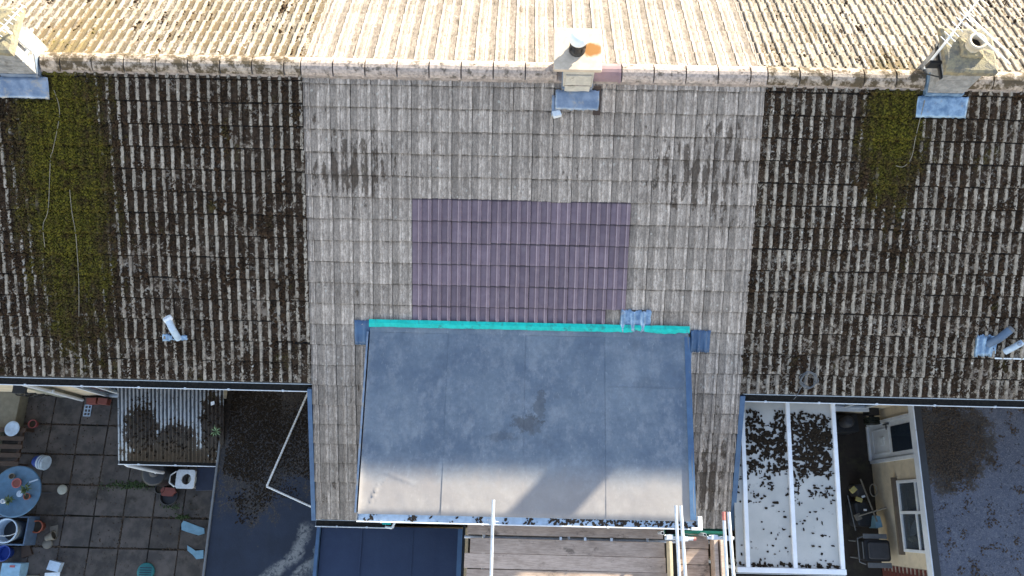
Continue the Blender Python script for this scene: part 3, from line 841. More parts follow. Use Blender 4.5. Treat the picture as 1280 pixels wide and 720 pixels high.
MB().box(xs[3] + .03, DX1 - .06, -4.41, -4.402, dz(-4.4) + .006, dz(-4.4) + .016).build('membrane_lap', 'deck', dorm)
# teal strip along the top edge
m = MB(); n = 90; vs = []; rg = random.Random(9)
for i in range(n + 1):
    x = DX0 + .0 + (DX1 - DX0) * i / n
    wob = .010 * noise.noise(Vector((x * 3, 0, 1))) + .004 * noise.noise(Vector((x * 14, 0, 1)))
    wob += .004 * noise.noise(Vector((x * 40, 0, 1)))
    if x > .9: wob = wob * 2.4 + .012 * noise.noise(Vector((x * 22, 2, 1)))
    cut = .035 * math.exp(-((x - 1.72) / .05) ** 2)
    ya, yb = -3.435 - .2 * wob, -3.545 + wob + cut
    sl = (near(x, -ya / CP, .098).z, dz(yb) + .040)
    vs += [(x, ya, sl[0]), (x, (ya + yb) / 2, (sl[0] + sl[1]) / 2 + .012), (x, yb, sl[1]), (x, yb + .003, sl[1] - .02)]
fs = [(4 * i + k + 1, 4 * i + k, 4 * i + 4 + k, 4 * i + 5 + k)[::-1] for i in range(n) for k in range(3)]
m.add(vs, fs); m.build('teal_flashing_tape', 'teal', dorm)
# membrane upstand beneath the tape
MB().hexa([(DX0 + .02, -3.62, dz(-3.62) - .02), (DX1 - .02, -3.62, dz(-3.62) - .02), (DX1 - .02, -3.48, 4.64), (DX0 + .02, -3.48, 4.64)],
          [(DX0 + .02, -3.62, dz(-3.62) + .012), (DX1 - .02, -3.62, dz(-3.62) + .012), (DX1 - .02, -3.48, 4.75), (DX0 + .02, -3.48, 4.75)]).build('membrane_upstand', 'deck', dorm)
# side trims
m = MB(); m.hexa([(DX0 - .035, YD1, dz(YD1) - .10), (DX0 - .005, YD1, dz(YD1) - .10), (DX0 - .005, -3.62, dz(-3.62) - .10), (DX0 - .035, -3.62, dz(-3.62) - .10)],
       [(DX0 - .035, YD1, dz(YD1) + .012), (DX0 - .005, YD1, dz(YD1) + .022), (DX0 - .005, -3.62, dz(-3.62) + .022), (DX0 - .035, -3.62, dz(-3.62) + .012)])
m.build('edge_trim', 'lead', dorm)
def hx(x0, x1, z0, z1, y0=YD1, y1=-3.60):
    return ([(x0, y0, dz(y0) + z0), (x1, y0, dz(y0) + z0), (x1, y1, dz(y1) + z0), (x0, y1, dz(y1) + z0)], [(x0, y0, dz(y0) + z1), (x1, y0, dz(y0) + z1), (x1, y1, dz(y1) + z1), (x0, y1, dz(y1) + z1)])
m = MB(); m.hexa(*hx(2.475, 2.565, .036, .046)); m.hexa(*hx(2.545, 2.567, -.12, .036)); m.build('edge_upstand', 'blue_sheet', dorm)
# lead soakers beside the cheeks, on the tiles
strip_slope(2.57, 2.62, 4.2, 6.6, .03, .075, roofm, 'soaker', 'lead')
def patch(x0, x1, s0, s1, h, mat, parent=roofm, name='lead_patch', waves=3, amp=.02, ny=6, skew=.0, label=None, edge=.01):
    nx = waves * 10; vs = []; m = MB(); rg = random.Random(int(x0 * 31 + s0 * 7))
    for j in range(ny + 1):
        for i in range(nx + 1):
            u = i / nx; v = j / ny
            x = x0 + (x1 - x0) * u + skew * v; s = s0 + (s1 - s0) * v
            if j in (0, ny): s += rg.uniform(-edge, edge)
            if i in (0, nx): x += rg.uniform(-edge, edge) * .5
            hh = h + amp * max(0, sin(2 * pi * waves * u)) ** .7 * .9 + rg.uniform(-.001, .002) + .008 * noise.noise(Vector((x * 6, s * 6, 3)))
            vs.append(tuple(near(x, s, hh)))
    W = nx + 1
    m.add(vs, [((j + 1) * W + i, (j + 1) * W + i + 1, j * W + i + 1, j * W + i) for j in range(ny) for i in range(nx)], True)
    o = m.build(name, mat, parent, label=label)
    so = o.modifiers.new('thick', 'SOLIDIFY'); so.thickness = .004
    return o
patch(-2.74, -2.47, 3.86, 4.26, .056, 'blue_sheet', waves=2, amp=.012)
patch(2.58, 2.90, 3.90, 4.26, .056, 'blue_sheet', waves=3, amp=.03)
patch(1.46, 1.94, 3.60, 3.94, .060, 'lead_bright', waves=3, amp=.04, edge=.022)
# dormer gutter with debris
gd = gutter(DX0 + .0, 2.66, YD1 - .062, dz(YD1) - .045, .066, dorm, brackets=1.6, shade_fill=False)
rg = random.Random(4); pts = []
for _ in range(550):
    x = rg.uniform(DX0 + .03, 2.6)
    if noise.noise(Vector((x * 5, 0, 0))) + (.3 if x > .3 else -.25) + rg.uniform(-.25, .25) < -.05: continue
    pts.append((Vector((x, YD1 - .062 + rg.uniform(-.05, .05), dz(YD1) - .064)), Vector((0, 0, 1)), rg.uniform(.006, .03), rg.uniform(.004, .012)))
clumps(pts, 'gutter_moss', 'litter', gd)
MB().box(DX0 + .02, 2.62, YD1 - .122, YD1 - .002, dz(YD1) - .076, dz(YD1) - .066).build('standing_water', 'blue_white', gd)
m = MB(); m.box(2.60, 2.66, YD1 - .14, YD1 + .06, dz(YD1) - .06, dz(YD1) + .012); m.box(2.50, 2.60, YD1 - .14, YD1 - .10, dz(YD1) - .06, dz(YD1) + .012)
m.build('gutter_end_stop', 'white_metal', dorm, bevel=.004)
m = MB(); m.box(DX0 + .04, DX1 - .06, YD1 - .018, YD1 - .001, dz(YD1) - .26, dz(YD1) - .03); m.build('fascia_board', 'upvc', dorm)

# ================================================================== CHIMNEYS
def stack_mesh(x0, x1, y0, y1, z1, mat, parent, name='chimney'):
    m = MB(); n = 6
    zb = RZ - TP * max(abs(y0), abs(y1)) - .05
    for k in range(n):
        a, b = zb + (z1 - zb) * k / n, zb + (z1 - zb) * (k + 1) / n
        m.box(x0, x1, y0, y1, a + .000, b - .004); m.box(x0 + .004, x1 - .004, y0 + .004, y1 - .004, b - .004, b)
    return m.build(name, mat, parent, bevel=0)
def rough_block(x0, x1, y0, y1, z0, z1, name, mat, parent, seed=1, amp=.012):
    m = MB(); nx = 8; rg = random.Random(seed)
    top = []; bot = []
    per = []
    for i in range(nx): per.append((x0 + (x1 - x0) * i / nx, y0))
    for i in range(nx): per.append((x1, y0 + (y1 - y0) * i / nx))
    for i in range(nx): per.append((x1 - (x1 - x0) * i / nx, y1))
    for i in range(nx): per.append((x0, y1 - (y1 - y0) * i / nx))
    per = [(x + rg.uniform(-amp, amp), y + rg.uniform(-amp, amp)) for x, y in per]
    cx, cy = (x0 + x1) / 2, (y0 + y1) / 2; n = len(per)
    vs = [(x, y, z0) for x, y in per] + [(x, y, z1 - .02 + rg.uniform(-.006, .006)) for x, y in per]
    vs += [(cx + (x - cx) * .9, cy + (y - cy) * .9, z1 + rg.uniform(-.006, .006)) for x, y in per]
    vs += [(cx + (x - cx) * .45, cy + (y - cy) * .45, z1 + .012 + rg.uniform(-.008, .008)) for x, y in per] + [(cx, cy, z1 + .014)]
    fs = [tuple(range(n))[::-1]]
    for L in range(3): fs += [(L * n + i, L * n + (i + 1) % n, (L + 1) * n + (i + 1) % n, (L + 1) * n + i) for i in range(n)]
    fs += [(3 * n + i, 3 * n + (i + 1) % n, 4 * n) for i in range(n)]
    m.add(vs, fs)
    return m.build(name, mat, parent)
def apron(x0, x1, y0, parent, mat, h=.05, drop=.28):
    s0 = -y0 / CP
    for (a, b) in ((x0 - .10, x1 + .12),):
        o = patch(a, b, s0 - .03, s0 + drop, h + .030, mat, parent, 'flashing', waves=2, amp=.012)
    m = MB(); zt = RZ - TP * abs(y0)
    m.box(x0 - .012, x1 + .012, y0 - .012, y0 - .002, zt - .02, zt + .16)
    for xx, sg in ((x0, -1), (x1, 1)):
        a, b = sorted((xx + sg * .002, xx + sg * .012))
        m.hexa([(a, y0 - .01, zt - .02), (b, y0 - .01, zt - .02), (b, .0, RZ - .02), (a, .0, RZ - .02)], [(a, y0 - .01, zt + .16), (b, y0 - .01, zt + .16), (b, .0, RZ + .20), (a, .0, RZ + .20)])
    m.build('step_flashing', mat, parent)
def pot(c, r, h, mat, parent, soot=True, lean=None):
    p = MB().lathe([(r * 1.1, 0), (r * 1.12, h * .2), (r * .95, h * .25), (r * .92, h * .75), (r * 1.12, h * .82), (r * 1.12, h), (r * .78, h), (r * .74, h * .55)], c, 24).build('chimney_pot', mat, parent)
    MB().lathe([(r * .76, h * .5), (r * .76, h * .56)], c, 20).build('flue', 'soot', p)
# right chimney
cr = stack_mesh(5.80, 6.33, -.24, .28, 7.17, 'stack', hr); cr['label'] = 'tall leaning looking chimney with one open clay pot and television aerial'
rough_block(5.69, 6.40, -.34, .36, 7.17, 7.27, 'chimney_cap', 'cap', cr, 3)
pot((6.05, .02, 7.27), .112, .20, 'pot', cr)
rough_block(5.90, 6.20, -.13, .17, 7.28, 7.33, 'flaunching', 'cap', cr, 5, .008)
apron(5.80, 6.33, -.24, cr, 'lead_bright')
# left chimney
cl = stack_mesh(-7.91, -7.36, -.24, .28, 7.17, 'stack', hl); cl['label'] = 'chimney with blue lead apron and yellow pot'
rough_block(-8.0, -7.27, -.34, .38, 7.17, 7.26, 'chimney_cap', 'cap', cl, 8)
pot((-7.62, -.02, 7.27), .11, .26, 'pot_yellow', cl)
apron(-7.91, -7.36, -.24, cl, 'lead')
# middle chimney: low stack, stone slab and cowl
cm = stack_mesh(.43, .86, -.26, .26, 6.98, 'stack_cream', hm); cm['label'] = 'low cream stack under a square slab with black and white cowl'
MB().box(.27, .95, -.30, .38, 6.985, 7.045).build('chimney_slab', 'slab', cm, bevel=.008)
MB().box(.46, .83, -.285, -.262, 6.30, 6.86).build('front_panel', 'stack_cream', cm, bevel=.004)
MB().box(.44, .85, -.292, -.286, 6.60, 6.61).build('panel_joint', 'mortar', cm)
c0 = (.60, .02, 7.045)
MB().lathe([(.115, 0), (.12, .03), (.105, .04), (.10, .16), (.118, .18), (.118, .22), (.10, .24)], c0, 28).build('cowl_base', 'black_plastic', cm)
MB().lathe([(.11, .24), (.128, .25), (.130, .29), (.120, .30), (.124, .325), (.116, .345), (.095, .36), (.05, .37), (.01, .372)], c0, 28).build('cowl_cap', 'white_metal', cm)
m = MB()
for k in range(7):
    t = 2 * pi * k / 7; m.box(c0[0] + .112 * cos(t) - .008, c0[0] + .112 * cos(t) + .008, c0[1] + .112 * sin(t) - .008, c0[1] + .112 * sin(t) + .008, 7.10, 7.28)
m.build('cowl_fins', 'black_plastic', cm)
apron(.43, .86, -.26, cm, 'lead', drop=.26)
strip_slope(.90, 1.01, .20, .62, .045, .062, roofm, 'timber_offcut', 'brown')
patch(.28, .40, .34, .66, .055, 'lead', waves=1, amp=.01)
MB().box(.30, .42, -.62, -.53, near(0, .66, .05).z, near(0, .60, .09).z, rz=.3).build('mortar_lump', 'white', roofm)

# ---- TV aerials
def yagi(root, mast0, mast1, d, L, el, nel, mat='white_metal', tilt=0, r=.013):
    m = MB().tube(mast0, mast1, .019, 8); m.build('mast', mat, root)
    d = Vector(d).normalized(); side = d.cross(Vector((0, 0, 1))).normalized(); c = Vector(mast1)
    m = MB().tube(c - d * L * .25, c + d * L * .75, r, 6); m.build('boom', mat, root)
    for k in range(nel):
        p = c - d * L * .22 + d * L * .95 * k / (nel - 1)
        ln = el * (1 - .35 * k / nel)
        MB().tube(p - side * ln, p + side * ln, .006, 5).build('element', mat, root)
a1 = thing('tv_aerial', (5.64, .02, 6.9), 'white television aerial strapped to the chimney with the open round pot, right', 'aerial')
MB().tube((5.66, .0, 6.80), (5.64, .04, 7.58), .019, 8).build('mast', 'white_metal', a1)
bd_ = Vector((.62, .78, 0)).normalized(); sd_ = Vector((.63, -.77, 0)).normalized(); bc = Vector((5.62, .02, 7.55))
MB().tube(bc - bd_ * .15, bc + bd_ * .95, .011, 6).build('boom', 'white_metal', a1)
for k in range(11):
    p_ = bc + bd_ * (-.1 + .1 * k); ln = .10 if k < 7 else .16
    MB().tube(p_ - sd_ * ln, p_ + sd_ * ln, .0055, 5).build('element', 'white_metal', a1)
for k, (o_, l0, l1) in enumerate(((.30, .05, .86), (.42, .0, .80))):
    p_ = bc + bd_ * o_ + Vector((0, 0, .03)); MB().tube(p_ + sd_ * l0, p_ + sd_ * l1, .012, 6).build('long_arm', 'white_metal', a1)
m = MB(); m.box(5.765, 5.795, -.26, .30, 6.93, 6.97); m.box(5.62, 5.79, -.05, -.01, 6.88, 7.02); m.tube((5.78, -.24, 6.95), (5.66, -.05, 6.75), .010, 6); m.tube((5.78, .2, 6.95), (5.66, -.02, 6.75), .010, 6)
m.build('bracket', 'black_plastic', a1)
a2 = thing('tv_aerial', (-7.33, .0, 6.9), 'short television aerial beside the yellow pot at the left edge', 'aerial')
yagi(a2, (-7.32, -.02, 6.8), (-7.34, -.05, 7.42), (.45, .75, 0), .55, .09, 8, r=.012)
m = MB(); m.box(-7.355, -7.325, -.26, .30, 6.85, 6.89); m.build('bracket', 'galv', a2)

# ---- cables down the roof
def cable(pts, r, mat, name, label, cat, sl=True):
    P3 = [near(x, s, h) for (x, s, h) in pts] if sl else [Vector(p) for p in pts]
    # smooth by Catmull-Rom
    out = []
    Q = [P3[0]] + P3 + [P3[-1]]
    for i in range(1, len(Q) - 2):
        for k in range(6):
            t = k / 6; a, b, c, d = Q[i - 1], Q[i], Q[i + 1], Q[i + 2]
            out.append(.5 * ((2 * b) + (c - a) * t + (2 * a - 5 * b + 4 * c - d) * t * t + (3 * b - a - 3 * c + d) * t ** 3))
    out.append(P3[-1])
    o = MB().path(out, r, 6).build(name, mat); return tag(o, label, cat)
cable([(-7.16, .42, .08), (-7.11, .75, .075), (-7.26, 1.30, .08), (-7.32, 1.46, .07), (-7.42, 2.2, .08), (-7.53, 2.46, .07), (-7.53, 2.80, .08)], .0055, 'cable_sheath', 'cable', 'thin kinked pale cable hanging on the green moss nearer the left edge', 'cable')
cable([(-7.06, 1.9, .08), (-7.06, 2.25, .075), (-7.03, 2.6, .08), (-7.05, 3.3, .075), (-7.1, 3.9, .075)], .0055, 'cable_sheath', 'cable', 'thin straight pale cable lying on green moss, the lower one', 'cable')
cable([(5.80, .30, .10), (5.77, .60, .08), (5.74, .85, .08), (5.72, 1.14, .07), (5.62, 1.28, .07), (5.50, 1.27, .07)], .006, 'cable_sheath', 'cable', 'thin pale cable curling below the chimney with the open pot', 'cable')
rg = random.Random(2); pts = []
for k in range(34):
    t = k * .9; pts.append((4.50 + .14 * cos(t) * rg.uniform(.6, 1.15), 4.67 + .13 * sin(t) * rg.uniform(.6, 1.2), .085 + rg.uniform(0, .04)))
pts += [(4.40, 4.80, .08), (4.34, 4.95, .07), (4.33, 5.03, .0)]
cable(pts, .0065, 'grey', 'cable', 'tangled coil of grey wire lying at the eave above the conservatory', 'cable')

# ---- roof vents
def elbow(base, pts, r, mat, root, name='pipe', n=14):
    m = MB(); P3 = [Vector(p) for p in pts]
    m.path(P3, r, n)
    for p in P3[1:-1]: m.lathe([(r * .2, -r * .95), (r * .75, -r * .65), (r, 0), (r * .75, r * .65), (r * .2, r * .95)], p, n)
    return m.build(name, mat, root)
v1 = thing('vent_pipe', (-5.52, -3.66, 4.6), 'white vent pipe elbow standing on the left mossy roof', 'vent pipe')
elbow(None, [(-5.54, -3.78, 4.62), (-5.55, -3.68, 4.86), (-5.60, -3.56, 4.93)], .052, 'blue_white', v1)
MB().lathe([(.066, 0), (.070, .03), (.066, .07), (.046, .07), (.044, -.01)], (-5.60, -3.56, 4.90), 18, (-.35, .6, .6)).build('socket', 'white', v1)
patch(-5.80, -5.68, 4.16, 4.27, .07, 'lead_bright', v1, 'flashing_tab', waves=1, amp=.0)
patch(-5.70, -5.40, 4.17, 4.25, .075, 'lead_bright', v1, 'flashing', waves=2, amp=.012)
v2 = thing('vent_pipe', (7.35, -3.55, 4.6), 'dark blue-grey vent pipe over crumpled blue flashing near the right edge', 'vent pipe')
elbow(None, [(7.27, -3.60, 4.70), (7.36, -3.54, 4.86), (7.49, -3.42, 4.96)], .060, 'blue_cyl', v2)
MB().lathe([(.058, 0), (.062, .03), (.05, .045), (.02, .05)], (7.49, -3.42, 4.96), 18, (.6, .5, .5)).build('pipe_cap', 'grey', v2)
patch(7.08, 7.42, 3.88, 4.22, .062, 'lead_bright', v2, 'flashing', waves=3, amp=.045, edge=.02)
v3 = thing('vent_pipe', (7.70, -3.6, 4.6), 'pale blue vent pipe at the right edge beside the darker pipe', 'vent pipe')
elbow(None, [(7.56, -3.70, 4.64), (7.62, -3.66, 4.74), (7.74, -3.58, 4.84)], .048, 'blue_white', v3)
MB().lathe([(.030, 0), (.034, .02), (.02, .03)], (7.66, -3.62, 4.86), 14, (0, 0, 1)).build('pipe_boss', 'lead', v3)
MB().hexa([near(7.42, 4.26, .04), near(7.95, 4.26, .04), near(7.95, 4.24, .04), near(7.42, 4.24, .04)], [near(7.42, 4.26, .07), near(7.95, 4.26, .07), near(7.95, 4.24, .07), near(7.42, 4.24, .07)]).build('flashing', 'white', v3)

# ================================================================== LEFT: flat roof extension, lean-to, yard
def flat_ext(x0, x1, y0, y1, zt, label, roofmat, walls='cream_render', trim=True, wallL=True):
    t = thing('rear_extension', ((x0 + x1) / 2, (y0 + y1) / 2, 0), label, 'extension')
    m = MB(); m.box(x0 + .06, x1 - .02, y0 + .06, y1 - .02, 0, zt - .17)
    wall = m.build('wall', walls, t)
    nx, ny = 60, 60; m = MB(); vs = []
    for j in range(ny + 1):
        for i in range(nx + 1):
            x = x0 + (x1 - x0) * i / nx; y = y0 + (y1 - y0) * j / ny
            vs.append((x, y, zt + .006 * noise.noise(Vector((x * 1.5, y * 1.5, 1))) + (0.004 if int((x - x0) / 1.0) % 2 else 0)))
    W = nx + 1; m.add(vs, [(j * W + i, j * W + i + 1, (j + 1) * W + i + 1, (j + 1) * W + i) for j in range(ny) for i in range(nx)], True)
    m.build('roofing_felt', roofmat, t)
    MB().box(x0 + .005, x1 - .005, y0 + .005, y1 - .005, zt - .168, zt - .012).build('roof_deck', 'fascia', t)
    return t
e1 = flat_ext(-5.40, -3.47, -9.0, -4.14, 2.6, 'left rear extension with dark flat felt roof half covered in brown moss', 'flat_left')
m = MB(); m.box(-5.43, -5.395, -9.0, -5.0, 2.50, 2.635); m.build('edge_trim', 'grey', e1, bevel=.006)
m = MB(); m.box(-3.53, -3.475, -9.0, -6.5, 2.58, 2.70); m.build('party_kerb', 'blue_sheet', e1)
rg = random.Random(21); pts = []
while len(pts) < 7000:
    x = rg.uniform(-5.3, -3.55); y = rg.uniform(-6.6, -4.3)
    v = max(1 - sqrt(((x + 4.75) / .85) ** 2 + ((y + 5.0) / 1.5) ** 2), 1 - sqrt(((x + 4.0) / .55) ** 2 + ((y + 5.0) / .95) ** 2))
    if v + noise.noise(Vector((x * 2.6, y * 2.6, 3))) * .6 + rg.uniform(-.25, .25) < .18: continue
    pts.append((Vector((x, y, 2.602)), Vector((0, 0, 1)), rg.uniform(.008, .022), rg.uniform(.003, .010)))
clumps(pts, 'moss', 'dark_moss', e1)
o = MB()
R3 = [(-3.92, -4.30, 2.63), (-4.49, -5.97, 2.63), (-3.56, -6.34, 2.63)]
segs = []
for a, b in zip(R3, R3[1:]):
    a, b = Vector(a), Vector(b); n = int((b - a).length / .045)
    for k in range(n): o.tube(a + (b - a) * (k / n), a + (b - a) * ((k + .8) / n), .019, 7); o.tube(a + (b - a) * ((k + .8) / n), a + (b - a) * ((k + 1) / n), .012, 7, False)
tag(o.build('trunking', 'rope'), 'white ribbed cable bent in an L lying across the mossy flat roof', 'cable')

# middle ground floor extension
e2 = flat_ext(-3.46, -1.03, -9.0, -6.60, 2.62, 'middle rear extension with smooth dark blue flat roof beside the scaffold', 'flat_mid')
for x in (-2.78, -1.9): MB().box(x, x + .03, -9.0, -6.61, 2.622, 2.634).build('felt_lap', 'flat_mid', e2)
MB().box(-1.10, -1.02, -9.0, -6.60, 2.55, 2.67).build('edge_trim', 'blue_sheet', e2)
MB().box(-1.015, -.985, -9.0, -6.55, 2.4, 2.64).build('gutter', 'black_plastic', e2)

# lean-to with corrugated roof
lt = thing('lean_to', (-6.3, -4.9, 0), 'lean-to with mossy blue-white corrugated roof beside the patio', 'lean-to')
LX0, LX1, LY0, LY1 = -7.22, -5.34, -5.55, -4.15
def lz(y): return 3.02 + (y - LY1) * .36
def corr(x0, x1, lift):
    m = MB(); pit = .070; n = int((x1 - x0) / pit * 8); vs = []
    for (y, th) in ((LY0 - .03, 0), (LY0 + .45, 0), (LY1, 0)):
        for i in range(n + 1):
            x = x0 + (x1 - x0) * i / n; vs.append((x, y, lz(y) + lift + .015 * cos(2 * pi * (x - LX0) / pit)))
    W = n + 1
    m.add(vs, [(j * W + i, j * W + i + 1, (j + 1) * W + i + 1, (j + 1) * W + i) for j in range(2) for i in range(n)], True)
    ob = m.build('corrugated_sheet', 'corrugated', lt)
    at = ob.data.attributes.new('h', 'FLOAT', 'POINT'); at.data.foreach_set('value', [.5 + .5 * cos(2 * pi * (v[0] - LX0) / pit) for v in m.v]); so = ob.modifiers.new('t', 'SOLIDIFY'); so.thickness = .003
corr(LX0, -6.56, .0); corr(-6.60, -5.93, .005); corr(-5.97, LX1, .0)
m = MB()
m.box(LX0 + .02, LX0 + .07, LY0 + .03, LY1, 2.36, 2.46); m.box(LX1 - .08, LX1 - .04, LY0 + .03, LY1, 2.36, 2.46); m.box(LX0 + .02, LX1 - .04, LY0 + .02, LY0 + .06, 2.36, 2.46)
m.build('roof_beam', 'upvc', lt)
m = MB()
for x in (LX0 + .045, -6.3, LX1 - .06): m.box(x - .03, x + .03, LY0 + .02, LY0 + .08, 0, 2.36)
m.build('post', 'upvc', lt)
MB().box(LX0 + .05, LX1 - .08, LY0 + .15, LY0 + .19, 0, 2.34).build('screen', 'navy', lt)
gutter(LX0 - .03, LX1 - .02, LY0 - .05, 2.44, .04, lt, brackets=.8)
m = MB(); m.path([(LX0 + .05, LY0 - .06, 2.40), (LX0 + .09, LY0 - .10, 2.32), (-6.92, -5.72, 1.55), (-6.92, -5.72, 1.3)], .032, 10); m.build('downpipe', 'upvc', lt)
rg = random.Random(33); pts = []
while len(pts) < 350:
    x = rg.uniform(LX0 + .1, LX1 - .03); y = rg.uniform(LY0, LY1 - .25)
    v = max(1 - sqrt(((x + 6.78) / .30) ** 2 + ((y + 5.02) / .55) ** 2), 1 - sqrt(((x + 6.2) / .36) ** 2 + ((y + 5.25) / .38) ** 2), 1 - sqrt(((x + 5.52) / .22) ** 2 + ((y + 5.02) / .62) ** 2))
    if v + noise.noise(Vector((x * 5, y * 3, 3))) * .4 + rg.uniform(-.3, .3) < .12: continue
    pts.append((Vector((x, y, lz(y) + .004)), Vector((0, -.3, 1)).normalized(), rg.uniform(.010, .026), rg.uniform(.012, .03)))
clumps(pts, 'moss', 'dark_moss', lt)
MB().prism([(-5.56, -4.55), (-5.50, -4.53), (-5.49, -4.59), (-5.55, -4.61)], lz(-4.57) + .015, lz(-4.57) + .03).build('white_chip', 'white', lt)

def leaf_plant(name, c, n, L, wd, label, mat='leaf2', up=.5, seed=1):
    rg = random.Random(seed); c = Vector(c); t = thing(name, c, label, 'plant')
    MB().tube(c, c + Vector((0, 0, .04)), .008, 6).build('stem', 'leaf', t)
    for k in range(n):
        a = 2 * pi * k / n + rg.uniform(-.3, .3); l = L * rg.uniform(.7, 1.1); d = Vector((cos(a), sin(a), 0)); s_ = Vector((-sin(a), cos(a), 0))
        b = c + Vector((0, 0, .03)); m = MB()
        p1 = b + d * l * .5 + Vector((0, 0, l * up)); p2 = b + d * l + Vector((0, 0, l * up * .6))
        m.add([b, p1 - s_ * wd, p1 + Vector((0, 0, -.004)), p1 + s_ * wd, p2], [(0, 1, 2), (0, 2, 3), (1, 4, 2), (2, 4, 3)])
        m.build('leaf', mat, t)
    return t
leaf_plant('weed', (-5.46, -5.05, lz(-5.05) + .01), 9, .12, .012, 'star shaped pale green weed growing at the lean-to roof corner', seed=3)

# ---- patio
pt = MB().box(-10.9, -5.42, -9.2, -4.1, -.049, -.008).build('patio', 'paving_base'); pt['kind'] = 'structure'
rg = random.Random(8); X0 = -8.77; slabme = []
for k in range(3):
    m = MB(); hw = .296
    vs = []; n = 5
    per = [(-hw, -hw), (hw, -hw), (hw, hw), (-hw, hw)]
    per = [(x + rg.uniform(-.006, .006), y + rg.uniform(-.006, .006)) for x, y in per]
    m.hexa([(x, y, 0) for x, y in per], [(x * .98, y * .98, .04) for x, y in per])
    me = bpy.data.meshes.new('paving_slab'); me.from_pydata(m.v, [], m.f); me.materials.append(M['slab_paving']); slabme.append(me)
row = 0
for j in range(9):
    y = -4.42 - .615 * j
    for i in range(-4, 6):
        x = X0 + .31 + .605 * i + (-.06 * (y + 7) * .12)
        if x > -5.6 or x < -10.9: continue
        ob = bpy.data.objects.new('paving_slab', rg.choice(slabme)); COL.objects.link(ob); ob.parent = pt
        ob.location = (x, y, -.006 + rg.uniform(-.006, .004)); ob.rotation_euler = (rg.uniform(-.006, .006), rg.uniform(-.006, .006), rg.choice((0, pi / 2, pi)) + rg.uniform(-.006, .006))
pts = []
while len(pts) < 4500:
    if rg.random() < .5: x = X0 + .605 * round(rg.uniform(-3, 5)) + rg.uniform(-.018, .018); y = rg.uniform(-8.6, -4.2)
    else: x = rg.uniform(-10.6, -5.6); y = -4.42 - .3075 - .615 * round(rg.uniform(-1, 7)) + rg.uniform(-.018, .018)
    if noise.noise(Vector((x * 1.4, y * 1.4, 9))) + rg.uniform(-.3, .3) < -.1: continue
    pts.append((Vector((x, y, .022)), Vector((0, 0, 1)), rg.uniform(.008, .03), rg.uniform(.005, .018)))
mo = clumps(pts, 'joint_moss', 'litter'); mo['label'] = 'dark moss growing along the joints of the patio slabs'
gp = []
rg2 = random.Random(91)
for (cx, cy, rr, n) in ((-8.0, -5.93, .32, 240), (-8.4, -5.95, .3, 90), (-6.95, -6.55, .15, 90), (-7.2, -6.35, .25, 60)):
    for _ in range(n):
        gp.append((Vector((rg2.gauss(cx, rr * .5), rg2.gauss(cy, rr * .14), .03)), Vector((rg2.uniform(-.6, .6), rg2.uniform(-.6, .6), 1)).normalized(), rg2.uniform(.008, .02), rg2.uniform(.01, .04)))
gw = clumps(gp, 'joint_weeds', 'leaf'); gw['label'] = 'low green weeds in the patio joints below the lean-to'

rg = random.Random(19); pts = []
while len(pts) < 700:
    x = rg.uniform(-10.8, -5.6); y = rg.uniform(-8.8, -4.2)
    if noise.noise(Vector((x * 1.1, y * 1.1, 30))) + rg.uniform(-.3, .3) < .1: continue
    pts.append((Vector((x, y, .034)), Vector((0, 0, 1)), rg.uniform(.006, .018), rg.uniform(.003, .010)))
ll = clumps(pts, 'leaf_crumbs', 'litter'); ll['label'] = 'dark leaf crumbs scattered over the patio slabs'
# ---- yard objects
def lathe_thing(name, mat, prof, c, label, cat, n=24, axis=None, group=None, loc=None):
    o = MB().lathe(prof, c, n, axis).build(name, mat, loc=c); return tag(o, label, cat, group)
def flower_pot(c, r, h, mat, label, fill='soil', cat='plant pot', axis=None):
    t = thing('plant_pot', c, label, cat)
    MB().lathe([(r * .68, 0), (r * .95, h * .78), (r * 1.06, h * .8), (r * 1.06, h), (r * .92, h), (r * .88, h * .85), (r * .86, h * .8)], c, 20, axis).build('pot', mat, t)
    MB().lathe([(r * .87, h * .78), (r * .87, h * .82)], c, 16, axis).build('compost', fill, t)
    return t
# timber rack
t = thing('planter_rack', (-10.6, -5.2, 0), 'dark wooden slatted rack standing against the left edge of the patio', 'rack')
for k in range(5): MB().box(-11.15, -10.25, -4.90 - .17 * k - .045, -4.90 - .17 * k + .045, .42 + (.004 * k), .45 + .004 * k).build('slat', 'brown', t, bevel=.004)
for x in (-11.05, -10.35):
    MB().box(x - .03, x + .03, -5.66, -4.82, .35, .415).build('rail', 'brown', t)
    for y in (-5.6, -4.88): MB().box(x - .03, x + .03, y - .03, y + .03, 0, .35).build('leg', 'brown', t)
t = thing('plate', (-10.48, -4.88, .47), 'round pale blue plate resting on the wooden rack', 'plate')
MB().lathe([(.05, 0), (.12, .012), (.155, .03), (.15, .036), (.10, .02), (.02, .016)], (-10.5, -4.88, .475), 28).build('dish', 'blue_white', t)
flower_pot((-10.32, -4.74, 0), .085, .16, 'pink', 'small pinkish red pot beside the pale blue plate')
t = thing('bucket', (-10.0, -5.45, 0), 'blue tub tipped over with white ribbed side, beside the rack', 'tub')
MB().lathe([(.10, 0), (.135, .10), (.14, .20), (.13, .20), (.12, .05)], (-10.12, -5.50, .14), 22, (1, -.15, .12)).build('tub', 'deep_blue', t)
for k in range(3): MB().lathe([(.142, 0), (.150, .012), (.150, .028), (.142, .04)], Vector((-10.12, -5.50, .14)) + Vector((1, -.15, .12)).normalized() * (.12 + .055 * k), 22, (1, -.15, .12)).build('rib', 'blue_white', t)
